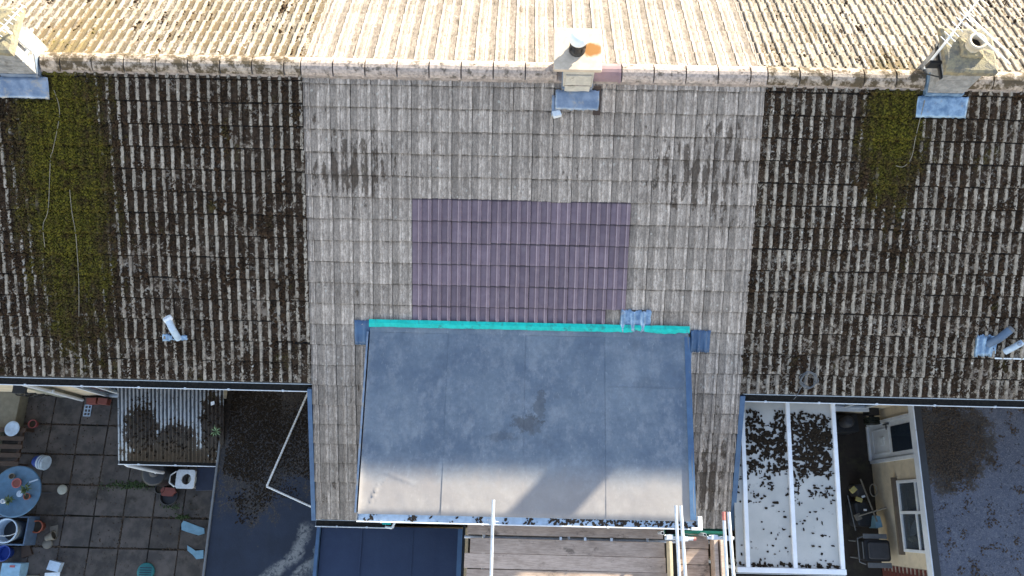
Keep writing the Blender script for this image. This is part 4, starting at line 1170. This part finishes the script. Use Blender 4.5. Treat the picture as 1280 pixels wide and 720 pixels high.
# round table
tb = thing('garden_table', (-10.0, -6.12, 0), 'round blue-grey garden table crowded with pots at the left edge', 'table')
MB().lathe([(.0, .72), (.485, .72), (.50, .73), (.50, .745), (.485, .752), (.465, .752), (.46, .748), (.0, .748)], (-10.03, -6.13, 0), 40).build('tabletop', 'table', tb)
MB().lathe([(.035, 0), (.035, .71)], (-10.03, -6.13, 0), 12).build('pedestal', 'darkgrey', tb)
for k in range(3):
    a = 2 * pi * k / 3; MB().tube((-10.03, -6.13, .08), (-10.03 + .35 * cos(a), -6.13 + .35 * sin(a), .015), .018, 8).build('foot', 'darkgrey', tb)
flower_pot((-10.0, -5.97, .753), .09, .07, 'pink', 'shallow pink bowl planted with brown earth, on the round table', 'redbrick')
flower_pot((-9.74, -6.22, .753), .062, .09, 'terracotta', 'small terracotta pot near the rim of the round table')
flower_pot((-10.12, -5.84, .753), .055, .08, 'stone', 'small stone coloured pot at the back of the round table')
lathe_thing('mug', 'white', [(.04, 0), (.045, .08), (.038, .08), (.034, .02)], (-10.20, -6.32, .753), 'white mug on the round table at the photo edge', 'mug')
lathe_thing('saucer', 'blue_white', [(.03, 0), (.065, .012), (.06, .016), (.01, .006)], (-9.93, -6.17, .753), 'tiny pale saucer in the middle of the round table', 'saucer')
leaf_plant('potted_plant', (-9.80, -6.08, .755), 11, .14, .022, 'leafy green plant on the round table between the pots', 'leaf', seed=5)
leaf_plant('potted_plant', (-10.08, -6.30, .755), 10, .12, .02, 'small dark leafy plant beside the white mug on the round table', 'leaf', seed=6)
o = MB().box(-9.79, -9.62, -5.93, -5.905, .753, .766, rz=.35).build('plant_label', 'blue_white'); tag(o, 'pale stick lying at the rim of the round table', 'stick')
# big white bucket in blue tray
t = thing('water_tray', (-10.1, -6.9, 0), 'square dark blue tub holding a big pale bucket below the round table', 'tub')
m = MB(); m.box(-10.6, -9.86, -7.16, -6.60, 0, .03)
for (a, b, c, d) in ((-10.6, -9.86, -7.16, -7.13), (-10.6, -9.86, -6.63, -6.60), (-9.89, -9.86, -7.13, -6.63), (-10.6, -10.57, -7.13, -6.63)): m.box(a, b, c, d, .03, .42)
m.build('tray', 'blue_cyl', t, bevel=.008)
t = thing('bucket', (-10.2, -6.88, .03), 'big pale blue bucket with dark inside standing in the square tub', 'bucket')
MB().lathe([(.17, 0), (.225, .50), (.24, .50), (.24, .53), (.215, .53), (.205, .45), (.19, .25)], (-10.2, -6.88, .035), 30).build('shell', 'blue_white', t)
MB().lathe([(.19, .24), (.19, .26)], (-10.2, -6.88, .035), 24).build('contents', 'black_plastic', t)
m = MB(); m.path([Vector((-10.2 + .24 * cos(a), -6.88 - .10 * sin(a) * 1, .54 + .06 * sin(a))) for a in [pi * k / 12 for k in range(13)]], .006, 5); m.build('handle', 'white', t)
flower_pot((-9.80, -6.80, 0), .12, .22, 'terracotta', 'terracotta flower pot standing beside the square blue tub')
t = flower_pot((-9.62, -7.02, .10), .09, .18, 'stone', 'stone coloured pot tipped on its side below the terracotta pot', axis=(1, .4, .15))
o = MB().prism([(-9.62, -6.80), (-9.46, -6.76), (-9.44, -6.94), (-9.58, -6.98)], .004, .05).build('slate_piece', 'stone', loc=(-9.53, -6.87, 0)); tag(o, 'broken flat stone lying next to the tipped pot', 'stone')
lathe_thing('stone_disc', 'cream_pot', [(.095, 0), (.10, .03), (.085, .045), (.01, .05)], (-9.50, -6.06, .03), 'pale round stepping disc alone on the patio right of the round table', 'disc')
lathe_thing('stone_disc', 'stone', [(.095, 0), (.10, .04), (.08, .05), (.01, .055)], (-9.60, -7.13, .03), 'round grey stone disc lying on slabs below the pots', 'disc')
t = thing('bucket', (-10.30, -7.32, 0), 'small blue bucket cut by the left photo edge', 'bucket')
MB().lathe([(.10, 0), (.15, .24), (.16, .25), (.14, .25), (.12, .10)], (-10.36, -7.32, 0), 22).build('shell', 'deep_blue', t)
o = MB().prism([(-10.1, -7.2), (-9.95, -7.16), (-9.86, -7.34), (-10.06, -7.42)], .01, .09).build('folded_sack', 'brown', loc=(-10.0, -7.3, 0)); tag(o, 'crumpled brown sack beside the small blue bucket', 'sack')
t = thing('storage_box', (-10.05, -7.68, 0), 'blue box with red tag in the bottom left corner', 'box')
MB().box(-10.30, -9.92, -7.95, -7.50, 0, .30).build('box', 'pale_blue', t, bevel=.01); MB().box(-10.13, -10.03, -7.58, -7.54, .301, .312).build('tag', 'pink', t)
t = thing('packaging', (-9.3, -7.6, 0), 'pale turquoise carton lying open at the bottom left of the patio', 'carton')
MB().box(-9.46, -9.22, -7.64, -7.46, .01, .16, rz=-.2).build('carton', 'blue_white', t); MB().box(-9.55, -9.25, -7.78, -7.68, .01, .05, rz=.06).build('flap', 'white', t)
o = MB().box(-9.95, -9.66, -7.84, -7.74, .0, .06).build('plank_offcut', 'beige'); tag(o, 'pale short plank at the bottom edge between the boxes', 'plank')
t = thing('drain_cover', (-7.52, -7.62, .03), 'round teal slotted cover on the slabs at the bottom of the photo', 'cover')
MB().lathe([(.17, 0), (.175, .05), (.16, .06), (.01, .062)], (-7.52, -7.62, .02), 28).build('disc', 'teal_pot', t)
for k in range(4): MB().box(-7.64, -7.40, -7.55 - .045 * k, -7.535 - .045 * k, .083, .088).build('slot', 'navy', t)
# white barrel by lean-to
t = thing('water_drum', (-8.42, -5.2, 0), 'pale round drum lid peeping out beside the lean-to corner', 'drum')
MB().lathe([(.14, 0), (.165, .1), (.17, .55), (.15, .62), (.02, .65)], (-7.72, -5.28, 0), 26).build('drum', 'cream_pot', t)
t.location = (-7.72, -5.28, 0); t.children[0].matrix_parent_inverse = Matrix.Translation(-t.location)
# black water butt
t = thing('water_butt', (-7.45, -5.72, 0), 'round black water butt with lid under the downpipe', 'water butt')
MB().lathe([(.20, 0), (.24, .35), (.23, .75), (.245, .76), (.245, .80), (.20, .82), (.02, .83)], (-7.32, -5.72, 0), 30).build('butt', 'black_plastic', t)
MB().lathe([(.10, 0), (.10, .02), (.02, .03)], (-7.30, -5.70, .83), 20).build('lid', 'darkgrey', t); MB().lathe([(.014, 0), (.014, .012)], (-7.26, -5.72, .86), 10).build('knob', 'white', t)
# white step stool with round hole
t = thing('stool', (-6.8, -5.80, 0), 'white plastic seat with round hole beside the navy box', 'stool')
sx, sy, sz = -6.78, -5.81, .55
n = 28; m = MB(); sq = []; ci = []
for i in range(n):
    a = 2 * pi * i / n; k = 1 / max(abs(cos(a)), abs(sin(a))); k = min(k, 1.28)
    sq.append((sx + .19 * cos(a) * k, sy + .185 * sin(a) * k)); ci.append((sx + .02 + .095 * cos(a), sy + .105 * sin(a)))
vs = [(x, y, sz) for x, y in sq] + [(x, y, sz) for x, y in ci] + [(x, y, sz - .04) for x, y in ci] + [(x, y, sz - .06) for x, y in sq]
fs = [(i, (i + 1) % n, n + (i + 1) % n, n + i) for i in range(n)] + [(n + i, n + (i + 1) % n, 2 * n + (i + 1) % n, 2 * n + i) for i in range(n)] + [(3 * n + i, 3 * n + (i + 1) % n, (i + 1) % n, i) for i in range(n)]
m.add(vs, fs); m.build('seat', 'white', t)
MB().lathe([(.09, .20), (.09, .22)], (sx + .02, sy, 0), 18).build('pan', 'cream_pot', t)
for dx in (-.15, .15):
    for dy in (-.15, .15): MB().box(sx + dx - .02, sx + dx + .02, sy + dy - .02, sy + dy + .02, 0, sz - .06).build('leg', 'white', t)
m = MB(); m.path([(sx - .20, sy + .15, sz), (sx - .31, sy + .07, sz), (sx - .31, sy - .07, sz), (sx - .20, sy - .15, sz)], .016, 8); m.build('handle', 'white', t)
t = thing('storage_box', (-6.3, -5.78, 0), 'navy plastic box between the white stool and the flat roof edge', 'box')
MB().box(-6.56, -6.10, -6.0, -5.58, 0, .46, rz=.06).build('box', 'navy', t, bevel=.015); MB().box(-6.58, -6.08, -6.02, -5.56, .462, .49, rz=.06).build('lid', 'navy', t, bevel=.01)
t = thing('stone_planter', (-7.25, -6.14, 0), 'half round dark planter with a reddish slab on it, in front of the water butt', 'planter')
MB().lathe([(.15, 0), (.19, .14), (.17, .15), (.16, .08)], (-7.24, -6.14, .0), 22).build('bowl', 'black_plastic', t)
MB().prism([(-7.40, -6.03), (-7.36, -5.97), (-7.12, -5.98), (-7.08, -6.06), (-7.16, -6.15), (-7.36, -6.14)], .152, .20).build('slab', 'redbrick', t)
flower_pot((-7.42, -6.0, 0), .10, .20, 'black_plastic', 'black pot tucked beneath the black water butt')
flower_pot((-6.24, -6.18, 0), .11, .20, 'navy', 'dark pot standing by the flat roof edge below the navy box')
o = MB().prism([(-6.94, -6.68), (-6.90, -6.62), (-6.60, -6.72), (-6.46, -6.76), (-6.44, -6.86), (-6.56, -6.90), (-6.80, -6.84), (-6.92, -6.80)], .036, .05).build('cloth', 'cloth', loc=(-6.7, -6.76, .03)); tag(o, 'pale blue strip of cloth lying on slabs, the upper of two', 'cloth')
o = MB().prism([(-6.76, -7.10), (-6.68, -7.14), (-6.58, -7.20), (-6.42, -7.18), (-6.40, -7.34), (-6.54, -7.36), (-6.62, -7.28), (-6.74, -7.20)], .036, .052).build('cloth', 'cloth', loc=(-6.6, -7.2, .03)); tag(o, 'pale blue crumpled cloth lying on slabs, the lower of two', 'cloth')
# slotted grating on the slabs near the house
t = thing('drain_grating', (-9.26, -4.42, .03), 'small white slotted grating on the patio near the house wall', 'grating')
gx, gy = -9.27, -4.42
for k in range(4): MB().box(gx - .07, gx + .07, gy - .125 + .075 * k, gy - .105 + .075 * k, .038, .05).build('bar', 'blue_white', t)
for x in (-.07, .0, .065): MB().box(gx + x, gx + x + .016, gy - .125, gy + .12, .038, .047).build('frame_bar', 'blue_white', t)
# red brick blocks by the wall
for k, x in enumerate((-9.14, -8.90)):
    o = MB().box(x - .10, x + .10, -4.30, -4.17, .036, .20, rz=.08 * (1 - 2 * k)).build('red_block', 'redbrick', bevel=.006, loc=(x, -4.24, .036)); tag(o, 'red clay block against the cream wall by the patio door, %s' % ('left of the pair' if k == 0 else 'right of the pair'), 'block')
# wall bracket with hanging coils
t = thing('hose_coil', (-9.6, -4.3, 1.6), 'black coiled hose hanging by the pale downpipe under the left eave', 'hose')
for k in range(3):
    m = MB(); c = Vector((-9.66 + .11 * k, -4.30, 1.75 - .1 * k)); m.path([c + Vector((.09 * cos(a), -.05 * sin(a * .5), .12 * sin(a))) for a in [2 * pi * q / 16 for q in range(17)]], .013, 6); m.build('loop', 'black_plastic', t)
MB().box(-9.74, -9.50, -4.34, -4.165, 1.86, 1.93).build('bracket', 'black_plastic', t)
bb = MB().box(-11.9, -10.58, -4.86, -4.1, 0, .32).build('raised_bed_wall', 'beige', bevel=.01); tag(bb, 'low sand coloured block wall at the left edge under the eave', 'wall')
o = MB().box(-11.9, -10.95, -9.2, -4.87, 0, .3).build('border_wall', 'damp_render'); tag(o, 'low grey garden wall along the far left of the patio', 'wall')

# ================================================================== RIGHT: conservatory
cs = thing('conservatory', (4.5, -5.7, 0), 'white framed conservatory with leaf strewn translucent lean-to roof', 'conservatory')
CY0, CY1 = -7.08, -4.36
def cz(y): return 3.3 + (y - CY0) / (CY1 - CY0) * .2
CB = [3.68, 4.45, 5.22]
CBW = .034
def cbar(x, w_, z0, z1, y0=CY0, y1=CY1, m=None):
    m = m or MB(); m.hexa([(x - w_, y0, cz(y0) + z0), (x + w_, y0, cz(y0) + z0), (x + w_, y1, cz(y1) + z0), (x - w_, y1, cz(y1) + z0)], [(x - w_ * .8, y0, cz(y0) + z1), (x + w_ * .8, y0, cz(y0) + z1), (x + w_ * .8, y1, cz(y1) + z1), (x - w_ * .8, y1, cz(y1) + z1)]); return m
for x in CB: cbar(x, .040, -.03, .045).build('glazing_bar', 'white_metal', cs)
for a, b in ((3.50, 3.645), (3.715, 4.415), (4.485, 5.185)):
    m = MB(); m.hexa([(a, CY0, cz(CY0) - .02), (b, CY0, cz(CY0) - .02), (b, CY1, cz(CY1) - .02), (a, CY1, cz(CY1) - .02)], [(a, CY0, cz(CY0) + .004), (b, CY0, cz(CY0) + .004), (b, CY1, cz(CY1) + .004), (a, CY1, cz(CY1) + .004)]); m.build('roof_panel', 'poly', cs)
MB().box(3.50, 5.27, CY0 - .085, CY0 - .002, 3.24, 3.345).build('eaves_beam', 'white_metal', cs, bevel=.006)
gutter(3.50, 5.30, CY0 - .15, 3.23, .05, cs, brackets=.7)
m = MB(); m.box(3.52, 5.25, CY0 - .06, CY0 - .0, 0, .6); m.box(5.19, 5.25, CY0, CY1, 0, .6); m.build('dwarf_wall', 'cream_render', cs)
for k in range(5):
    x = 3.56 + (5.20 - 3.56) * k / 4; MB().box(x - .03, x + .03, CY0 - .055, CY0 - .005, .6, 3.24).build('window_post', 'white_metal', cs)
for k in range(4):
    x = 3.56 + (5.20 - 3.56) * k / 4; MB().box(x + .035, x + .375, CY0 - .034, CY0 - .026, .62, 3.22).build('pane', 'glass', cs)
for k in range(4):
    y = CY0 + (CY1 - CY0) * k / 4; MB().box(5.195, 5.245, y + .0, y + .05, .6, 3.26).build('window_post', 'white_metal', cs); MB().box(5.216, 5.224, y + .052, y + .67, .62, 3.22).build('pane', 'glass', cs)
rg = random.Random(55); pts = []
vs = []; fs = []
cnt = 0
while cnt < 1250:
    x = rg.uniform(3.5, 5.18); y = rg.uniform(CY0 + .02, CY1 - .2)
    den = math.exp(-((y + 5.08) / .40) ** 2) * (1.15 if 4.3 < x else .85) + .16 * math.exp(-((y + 5.8) / .35) ** 2) + .03
    if y < CY0 + .07: den += .5
    if abs(x - 4.95) < .35 and -5.6 < y < -4.9: den += .25
    if x < 3.66: den *= .7
    if (noise.noise(Vector((x * 5, y * 5, 1))) * .8 + .28 + rg.uniform(-.15, .15) > den * 1.2) if den > .12 else rg.random() > .05: continue
    if any(abs(x - b) < .05 for b in CB): continue
    cnt += 1
    k = rg.choice((4, 5, 6, 7)); r = rg.uniform(.012, .045) * (.6 + min(den, 1) * .6); o = len(vs); ph = rg.random() * 6
    st = rg.uniform(.6, 1.6)
    P_ = []
    for i in range(k):
        t_ = ph + 2 * pi * i / k; rr = r * rg.uniform(.45, 1.25); P_.append((x + rr * cos(t_) * st, y + rr * sin(t_) / st))
    z = cz(y) + .005
    vs += [(a, b, z) for a, b in P_] + [(a, b, z + rg.uniform(.004, .014)) for a, b in P_] + [(x, y, z + rg.uniform(.010, .02))]
    fs += [(o + i, o + (i + 1) % k, o + k + (i + 1) % k, o + k + i) for i in range(k)] + [(o + k + i, o + k + (i + 1) % k, o + 2 * k) for i in range(k)]
me = bpy.data.meshes.new('leaf_litter'); me.from_pydata(vs, [], fs); me.materials.append(M['dark_moss']); ob = bpy.data.objects.new('leaf_litter', me); COL.objects.link(ob); ob['kind'] = 'stuff'; ob['label'] = 'dark leaf litter and moss lying on the conservatory roof'

# passage floor
pf = MB().box(5.26, 7.34, -9.0, -4.1, -.049, .0).build('path', 'passage'); pf['kind'] = 'structure'

# ---- right rear extension with door and window
e3 = thing('rear_extension', (8.8, -6.5, 0), 'right rear extension with cream wall, white door and blue-grey felt roof', 'extension')
WX = 7.36
m = MB()
DY0, DY1 = -5.16, -4.32; WY0, WY1 = -6.86, -5.54; WZ0, WZ1 = 1.05, 1.97
m.box(WX, WX + .2, DY1, -4.101, 0, 2.24); m.box(WX, WX + .2, WY1, DY0, 0, 2.24); m.box(WX, WX + .2, DY0, DY1, 1.98, 2.24)
m.box(WX, WX + .2, WY0, WY1, 0, WZ0); m.box(WX, WX + .2, WY0, WY1, WZ1, 2.24); m.box(WX, WX + .2, -7.14, WY0, 0, 2.24)
m.build('wall', 'cream_render', e3)
rg = random.Random(12); bm_ = MB(); bm_.box(WX + .01, WX + .2, -9.0, -7.142, 0, 2.24); bw = bm_.build('brick_wall', 'mortar', e3)
bme = bpy.data.meshes.new('brick'); bb_ = MB().box(-.006, .05, -.105, .105, -.031, .031); bme.from_pydata(bb_.v, [], bb_.f); bme.materials.append(M['brick'])
for r_ in range(29):
    for k in range(8):
        y = -7.26 - .225 * k - (.11 if r_ % 2 else 0)
        if y < -8.95: continue
        ob = bpy.data.objects.new('brick', bme); COL.objects.link(ob); ob.parent = bw; ob.location = (WX + rg.uniform(-.003, .001), y, .04 + .076 * r_)
# door
m = MB(); F = .07
m.box(WX - .03, WX + .05, DY0, DY0 + F, 0, 1.98); m.box(WX - .03, WX + .05, DY1 - F, DY1, 0, 1.98); m.box(WX - .03, WX + .05, DY0 + F, DY1 - F, 1.91, 1.98); m.box(WX - .05, WX + .05, DY0 + F, DY1 - F, 0, .05)
dr = m.build('door', 'upvc', e3, bevel=.005)
MB().box(WX - .005, WX + .035, DY0 + F + .004, DY1 - F - .004, .055, 1.905).build('door_leaf', 'upvc', dr, bevel=.004)
m = MB()
for (a, b, c, d) in ((.13, .16, .18, .92), ):
    y0, y1 = DY0 + .17, DY1 - .17
    m.box(WX - .014, WX - .0051, y0, y0 + .025, .18, .92); m.box(WX - .014, WX - .0051, y1 - .025, y1, .18, .92); m.box(WX - .014, WX - .0051, y0 + .025, y1 - .025, .18, .205); m.box(WX - .014, WX - .0051, y0 + .025, y1 - .025, .895, .92)
m.build('moulding', 'upvc', dr)
MB().box(WX - .012, WX - .0052, DY0 + .17, DY1 - .17, 1.02, 1.80).build('pane', 'glass', dr)
m = MB(); m.box(WX - .045, WX - .006, DY1 - .12, DY1 - .10, .78, .98); m.box(WX - .06, WX - .045, DY1 - .22, DY1 - .10, .92, .94); m.build('handle', 'darkgrey', dr)
m = MB(); m.box(WX - .016, WX - .006, DY0 + .34, DY0 + .50, .50, .70); m.box(WX - .022, WX - .017, DY0 + .37, DY0 + .47, .54, .60); m.build('letter_plate', 'white', dr)
# window
wf = window(WY0, WY1, WZ0, WZ1, WX, e3, 'window', axis='x', mull=(-6.14,), tran=((WY0 + .055, -6.17, 1.66), (-6.11, WY1 - .055, 1.74)), deep=.16)
MB().box(WX - .10, WX + .0, WY0 - .06, WY1 + .06, WZ0 - .07, WZ0 - .003).build('window_sill', 'sill', e3, bevel=.006)
MB().add([(WX + .08, -6.20, 1.60), (WX + .09, -6.45, 1.62), (WX + .10, -6.60, 1.12), (WX + .09, -6.50, 1.10), (WX + .08, -6.30, 1.35)], [(0, 1, 2, 3, 4)]).build('curtain', 'curtain', wf)
MB().lathe([(.05, 0), (.06, .12), (.05, .16)], (WX + .10, -6.62, WZ0 + .06), 12).build('vase', 'yellow', wf)
# roof
m = MB(); nx, ny = 50, 80; vs = []
for j in range(ny + 1):
    for i in range(nx + 1):
        x = 7.16 + 3.1 * i / nx; y = -9.0 + 4.86 * j / ny; vs.append((x, y, 2.40 + .008 * noise.noise(Vector((x * 2, y * 2, 4))) + .003 * noise.noise(Vector((x * 14, y * 14, 4)))))
W = nx + 1; m.add(vs, [(j * W + i, j * W + i + 1, (j + 1) * W + i + 1, (j + 1) * W + i) for j in range(ny) for i in range(nx)], True); m.build('roofing_felt', 'flat_right', e3)
MB().box(7.165, 10.25, -8.99, -4.15, 2.242, 2.385).build('roof_deck', 'fascia', e3)
m = MB(); m.box(7.135, 7.158, -9.0, -4.15, 2.24, 2.415); m.build('fascia_trim', 'upvc', e3)
m = MB(); m.box(7.16, 7.27, -9.0, -4.15, 2.409, 2.432); m.build('kerb', 'black_plastic', e3)
rg = random.Random(66); pts = []
while len(pts) < 2600:
    x = rg.uniform(7.28, 9.4); y = rg.uniform(-7.6, -4.2)
    v = max(1 - sqrt(((x - 7.75) / .7) ** 2 + ((y + 4.95) / .85) ** 2), -.02)
    if v + noise.noise(Vector((x * 5, y * 5, 3))) * .5 + rg.uniform(-.4, .4) < .42: continue
    pts.append((Vector((x, y, 2.402)), Vector((0, 0, 1)), rg.uniform(.008, .022), rg.uniform(.005, .016)))
clumps(pts, 'moss', 'litter', e3)

# ---- things in the passage
t = thing('hose_reel', (6.9, -4.35, 0), 'dark coiled hose reel in the passage corner by the house wall', 'hose reel')
for k in range(4):
    m = MB(); c = Vector((7.12, -4.30 - .035 * k, .75)); m.path([c + Vector((.14 * cos(a), 0, .14 * sin(a))) for a in [2 * pi * q / 18 for q in range(19)]], .016, 6); m.build('hose_loop', 'darkgreen', t)
MB().lathe([(.05, 0), (.05, .18)], (7.12, -4.24, .75), 14, (0, -1, 0)).build('drum', 'black_plastic', t); MB().box(7.02, 7.22, -4.24, -4.105, .60, .90).build('bracket', 'black_plastic', t)
t = thing('planter_box', (6.65, -4.4, 0), 'dark box crate standing under the rear window in the passage', 'crate')
for k in range(4): MB().box(6.42, 6.92, -4.56, -4.22, .02 + .14 * k, .14 + .14 * k, rz=.02 * k).build('slat_tier', 'black_plastic', t, bevel=.006)
lathe_thing('watering_can', 'darkgrey', [(.11, 0), (.12, .22), (.08, .27), (.05, .28)], (6.62, -4.38, .58), 'dark rounded can on top of the crate in the passage', 'can')
t = thing('tool_pile', (6.95, -5.9, 0), 'heap of garden tools and bags leaning against the cream wall', 'tools')
m = MB()
vs = []
rg = random.Random(77)
MB().prism([(6.72, -5.95), (6.98, -5.90), (7.10, -6.18), (7.04, -6.44), (6.76, -6.42)], .0, .46).build('sack', 'black_plastic', t, bevel=.05)
MB().prism([(6.80, -5.60), (7.0, -5.58), (7.04, -5.84), (6.84, -5.86)], 0, .38).build('bag', 'darkgrey', t, bevel=.05)
m = MB(); m.tube((6.86, -5.50, .55), (7.02, -6.32, .74), .017, 8); m.build('tool_handle', 'stone', t)
m = MB(); m.tube((6.72, -6.22, .60), (7.20, -6.05, .82), .015, 8); m.box(6.66, 6.78, -6.30, -6.18, .56, .60, rz=.4); m.build('rake', 'stone', t)
m = MB(); m.path([Vector((7.03 + .07 * cos(a), -5.72 + .12 * sin(a), .70)) for a in [2 * pi * q / 16 for q in range(17)]], .010, 6); m.build('hoop', 'stone', t)
m = MB(); m.tube((6.62, -5.82, .42), (6.70, -6.5, .46), .013, 6); m.build('frame_rail', 'grey', t)
MB().box(6.66, 6.79, -5.76, -5.66, .44, .49, rz=.7).build('glove', 'yellow', t, bevel=.01); MB().box(6.74, 6.87, -5.94, -5.86, .48, .53, rz=-.3).build('sponge', 'yellow', t, bevel=.01)
MB().box(6.86, 6.93, -5.86, -5.82, .50, .53, rz=.3).build('peg', 'white', t); MB().box(6.88, 6.93, -6.12, -6.08, .50, .53).build('clip', 'white', t)
MB().prism([(7.06, -6.20), (7.13, -6.22), (7.16, -6.42), (7.02, -6.45), (7.02, -6.38)], .35, .66).build('blue_bag', 'cloth', t, bevel=.01)
t = thing('barbecue', (7.0, -6.85, 0), 'rectangular black lidded barbecue with grey frame against the cream wall', 'barbecue')
def rr(x0, x1, y0, y1, r, k=5):
    P_ = []
    for cx, cy, a0 in ((x1 - r, y1 - r, 0), (x0 + r, y1 - r, pi / 2), (x0 + r, y0 + r, pi), (x1 - r, y0 + r, 3 * pi / 2)):
        for i in range(k + 1): a = a0 + pi / 2 * i / k; P_.append((cx + r * cos(a), cy + r * sin(a)))
    return P_
MB().prism(rr(6.70, 7.20, -7.06, -6.66, .06), .42, .78).build('body', 'black_plastic', t)
MB().prism(rr(6.76, 7.16, -7.02, -6.70, .05), .783, .83).build('lid', 'darkgrey', t, bevel=.02)
MB().box(6.70, 7.16, -6.64, -6.55, .76, .79).build('side_shelf', 'grey', t, bevel=.005); MB().box(6.74, 7.20, -7.18, -7.085, .76, .79).build('side_shelf', 'grey', t, bevel=.005)
m = MB()
Q = [(6.58, -6.60, .74), (6.58, -7.10, .74)]
m.tube((6.60, -6.64, .74), (6.60, -7.08, .74), .012, 8); m.tube((6.60, -6.64, .74), (6.72, -6.60, .74), .012, 8); m.tube((6.60, -7.08, .74), (6.72, -7.12, .74), .012, 8); m.tube((6.665, -6.70, .80), (6.665, -7.02, .80), .010, 8)
m.build('rail', 'grey', t)
for x in (6.74, 7.16):
    for y in (-7.02, -6.70): MB().tube((x, y, 0), (x, y, .42), .015, 8).build('leg', 'grey', t)

# ================================================================== SCAFFOLD
sc = thing('scaffold', (1.0, -7.4, 0), 'tube scaffold with weathered boards in front of the dormer', 'scaffold')
BZ = 4.35
rg = random.Random(41); y = -6.50
bd = [(-.85, 2.12, -6.65, -6.50, 0), (-.80, 2.14, -6.915, -6.70, .004), (-.88, 2.15, -7.135, -6.920, .0), (-.84, 2.17, -7.36, -7.142, .006), (-.86, 2.14, -7.585, -7.366, .002), (-.82, 2.16, -7.81, -7.592, .0), (-.85, 2.15, -8.035, -7.816, .004)]
for (a, b, y0, y1, dz_) in bd:
    MB().box(a, b, y0, y1, BZ - .038 + dz_, BZ + dz_, rz=rg.uniform(-.003, .003)).build('scaffold_board', 'timber', sc, bevel=.004)
# short boards of the right bay, laid end-on
for (a, b, y0, y1, dz_) in [(2.36, 2.83, -6.78, -6.60, -.10), (2.35, 2.82, -7.01, -6.79, -.098), (2.36, 2.83, -7.24, -7.02, -.10), (2.35, 2.83, -7.47, -7.25, -.10), (2.36, 2.82, -7.70, -7.48, -.098)]:
    MB().box(a, b, y0, y1, BZ - .038 + dz_, BZ + dz_).build('scaffold_board', 'timber', sc, bevel=.004)
# toe boards on edge, running away from the wall
MB().box(2.165, 2.21, -8.2, -6.68, BZ + .01, BZ + .24).build('toe_board', 'lightwood', sc, bevel=.004)
for x, z1 in ((2.85, .16), (2.935, .20)): MB().box(x, x + (.06 if x < 2.9 else .075), -8.2, -6.62, BZ - .1, BZ + z1).build('toe_board', 'timber', sc, bevel=.004)
def tubeo(p, q, name='scaffold_tube', mat='galv', r=.0242):
    d = (Vector(q) - Vector(p)).normalized(); m = MB()
    m.tube(p, q, r, 14, False); m.tube(q, p, r - .004, 14, False)
    # ring at both ends
    for c, s_ in ((Vector(p), 1), (Vector(q), -1)):
        a = d.orthogonal().normalized(); b = d.cross(a); n = 14
        vs = [c + (a * cos(2 * pi * i / n) + b * sin(2 * pi * i / n)) * rr_ for rr_ in (r, r - .004) for i in range(n)]
        m.add(vs, [(i, (i + 1) % n, n + (i + 1) % n, n + i) for i in range(n)])
    return m.build(name, mat, sc)
def coupler(c, s=.045):
    m = MB(); c = Vector(c); m.box(c.x - s, c.x + s, c.y - s * .7, c.y + s * .7, c.z - .03, c.z + .03); m.lathe([(.036, -.028), (.038, 0), (.036, .028)], c + Vector((0, 0, 0)), 10); m.tube(c + Vector((s, 0, 0)), c + Vector((s + .04, 0, .02)), .009, 6); m.tube(c + Vector((-s, .02, 0)), c + Vector((-s - .03, .02, .02)), .009, 6)
    m.build('coupler', 'galv', sc)
TZ = 5.20
tubeo((-.45, -6.15, TZ), (-.455, -8.6, TZ))
tubeo((2.155, -6.17, TZ), (2.20, -8.6, TZ)); tubeo((2.225, -6.17, TZ + .01), (2.30, -8.6, TZ + .01))
tubeo((2.835, -6.36, TZ), (2.84, -8.6, TZ)); tubeo((2.905, -6.24, TZ + .01), (2.96, -8.6, TZ + .01))
tubeo((2.835, -6.24, TZ), (2.835, -6.355, TZ), mat='pink_tube')
# guard-rail ledger running along the wall lower down, and standards
tubeo((-.9, -6.69, BZ - .16), (3.1, -6.69, BZ - .16), 'ledger')
tubeo((2.0, -6.62, TZ - .07), (2.40, -6.62, TZ - .07), 'ledger', 'galv'); tubeo((2.40, -6.62, TZ - .07), (2.44, -6.62, TZ - .07), 'ledger_end', 'pink_tube')
tubeo((2.60, -6.60, TZ - .07), (2.98, -6.60, TZ - .07), 'ledger')
for (x, y, z) in ((2.06, -6.56, BZ + .30), (2.70, -6.57, BZ + .25), (-.52, -6.45, BZ + .05)):
    tubeo((x, y, 0), (x, y, z), 'standard')
for x in (-.45, 2.06): tubeo((x, -8.15, 0), (x, -8.15, TZ + .3), 'standard')
tubeo((2.70, -8.15, 0), (2.70, -8.15, TZ + .3), 'standard')
for x in (-.6, .7, 1.9): tubeo((x, -6.45, BZ - .115), (x, -8.3, BZ - .115), 'transom')
MB().tube((2.42, -6.54, 4.30), (3.08, -6.54, 4.30), .028, 10).build('rolled_netting', 'green_gutter', sc)
for c in ((2.06, -6.60, TZ - .03), (2.19, -6.62, TZ - .02), (2.27, -6.62, TZ - .02), (2.70, -6.59, TZ - .06), (2.87, -6.60, TZ - .03), (-.45, -6.45, TZ - .03)): coupler(c)
for x in (.55, .92, 1.32): MB().box(x, x + .035, -6.70, -6.655, BZ - .05, BZ + .02).build('board_clip', 'galv', sc)
tubeo((-.45, -6.45, BZ - .07), (-.45, -6.45, TZ + .02), 'standard')

bpy.context.view_layer.update()
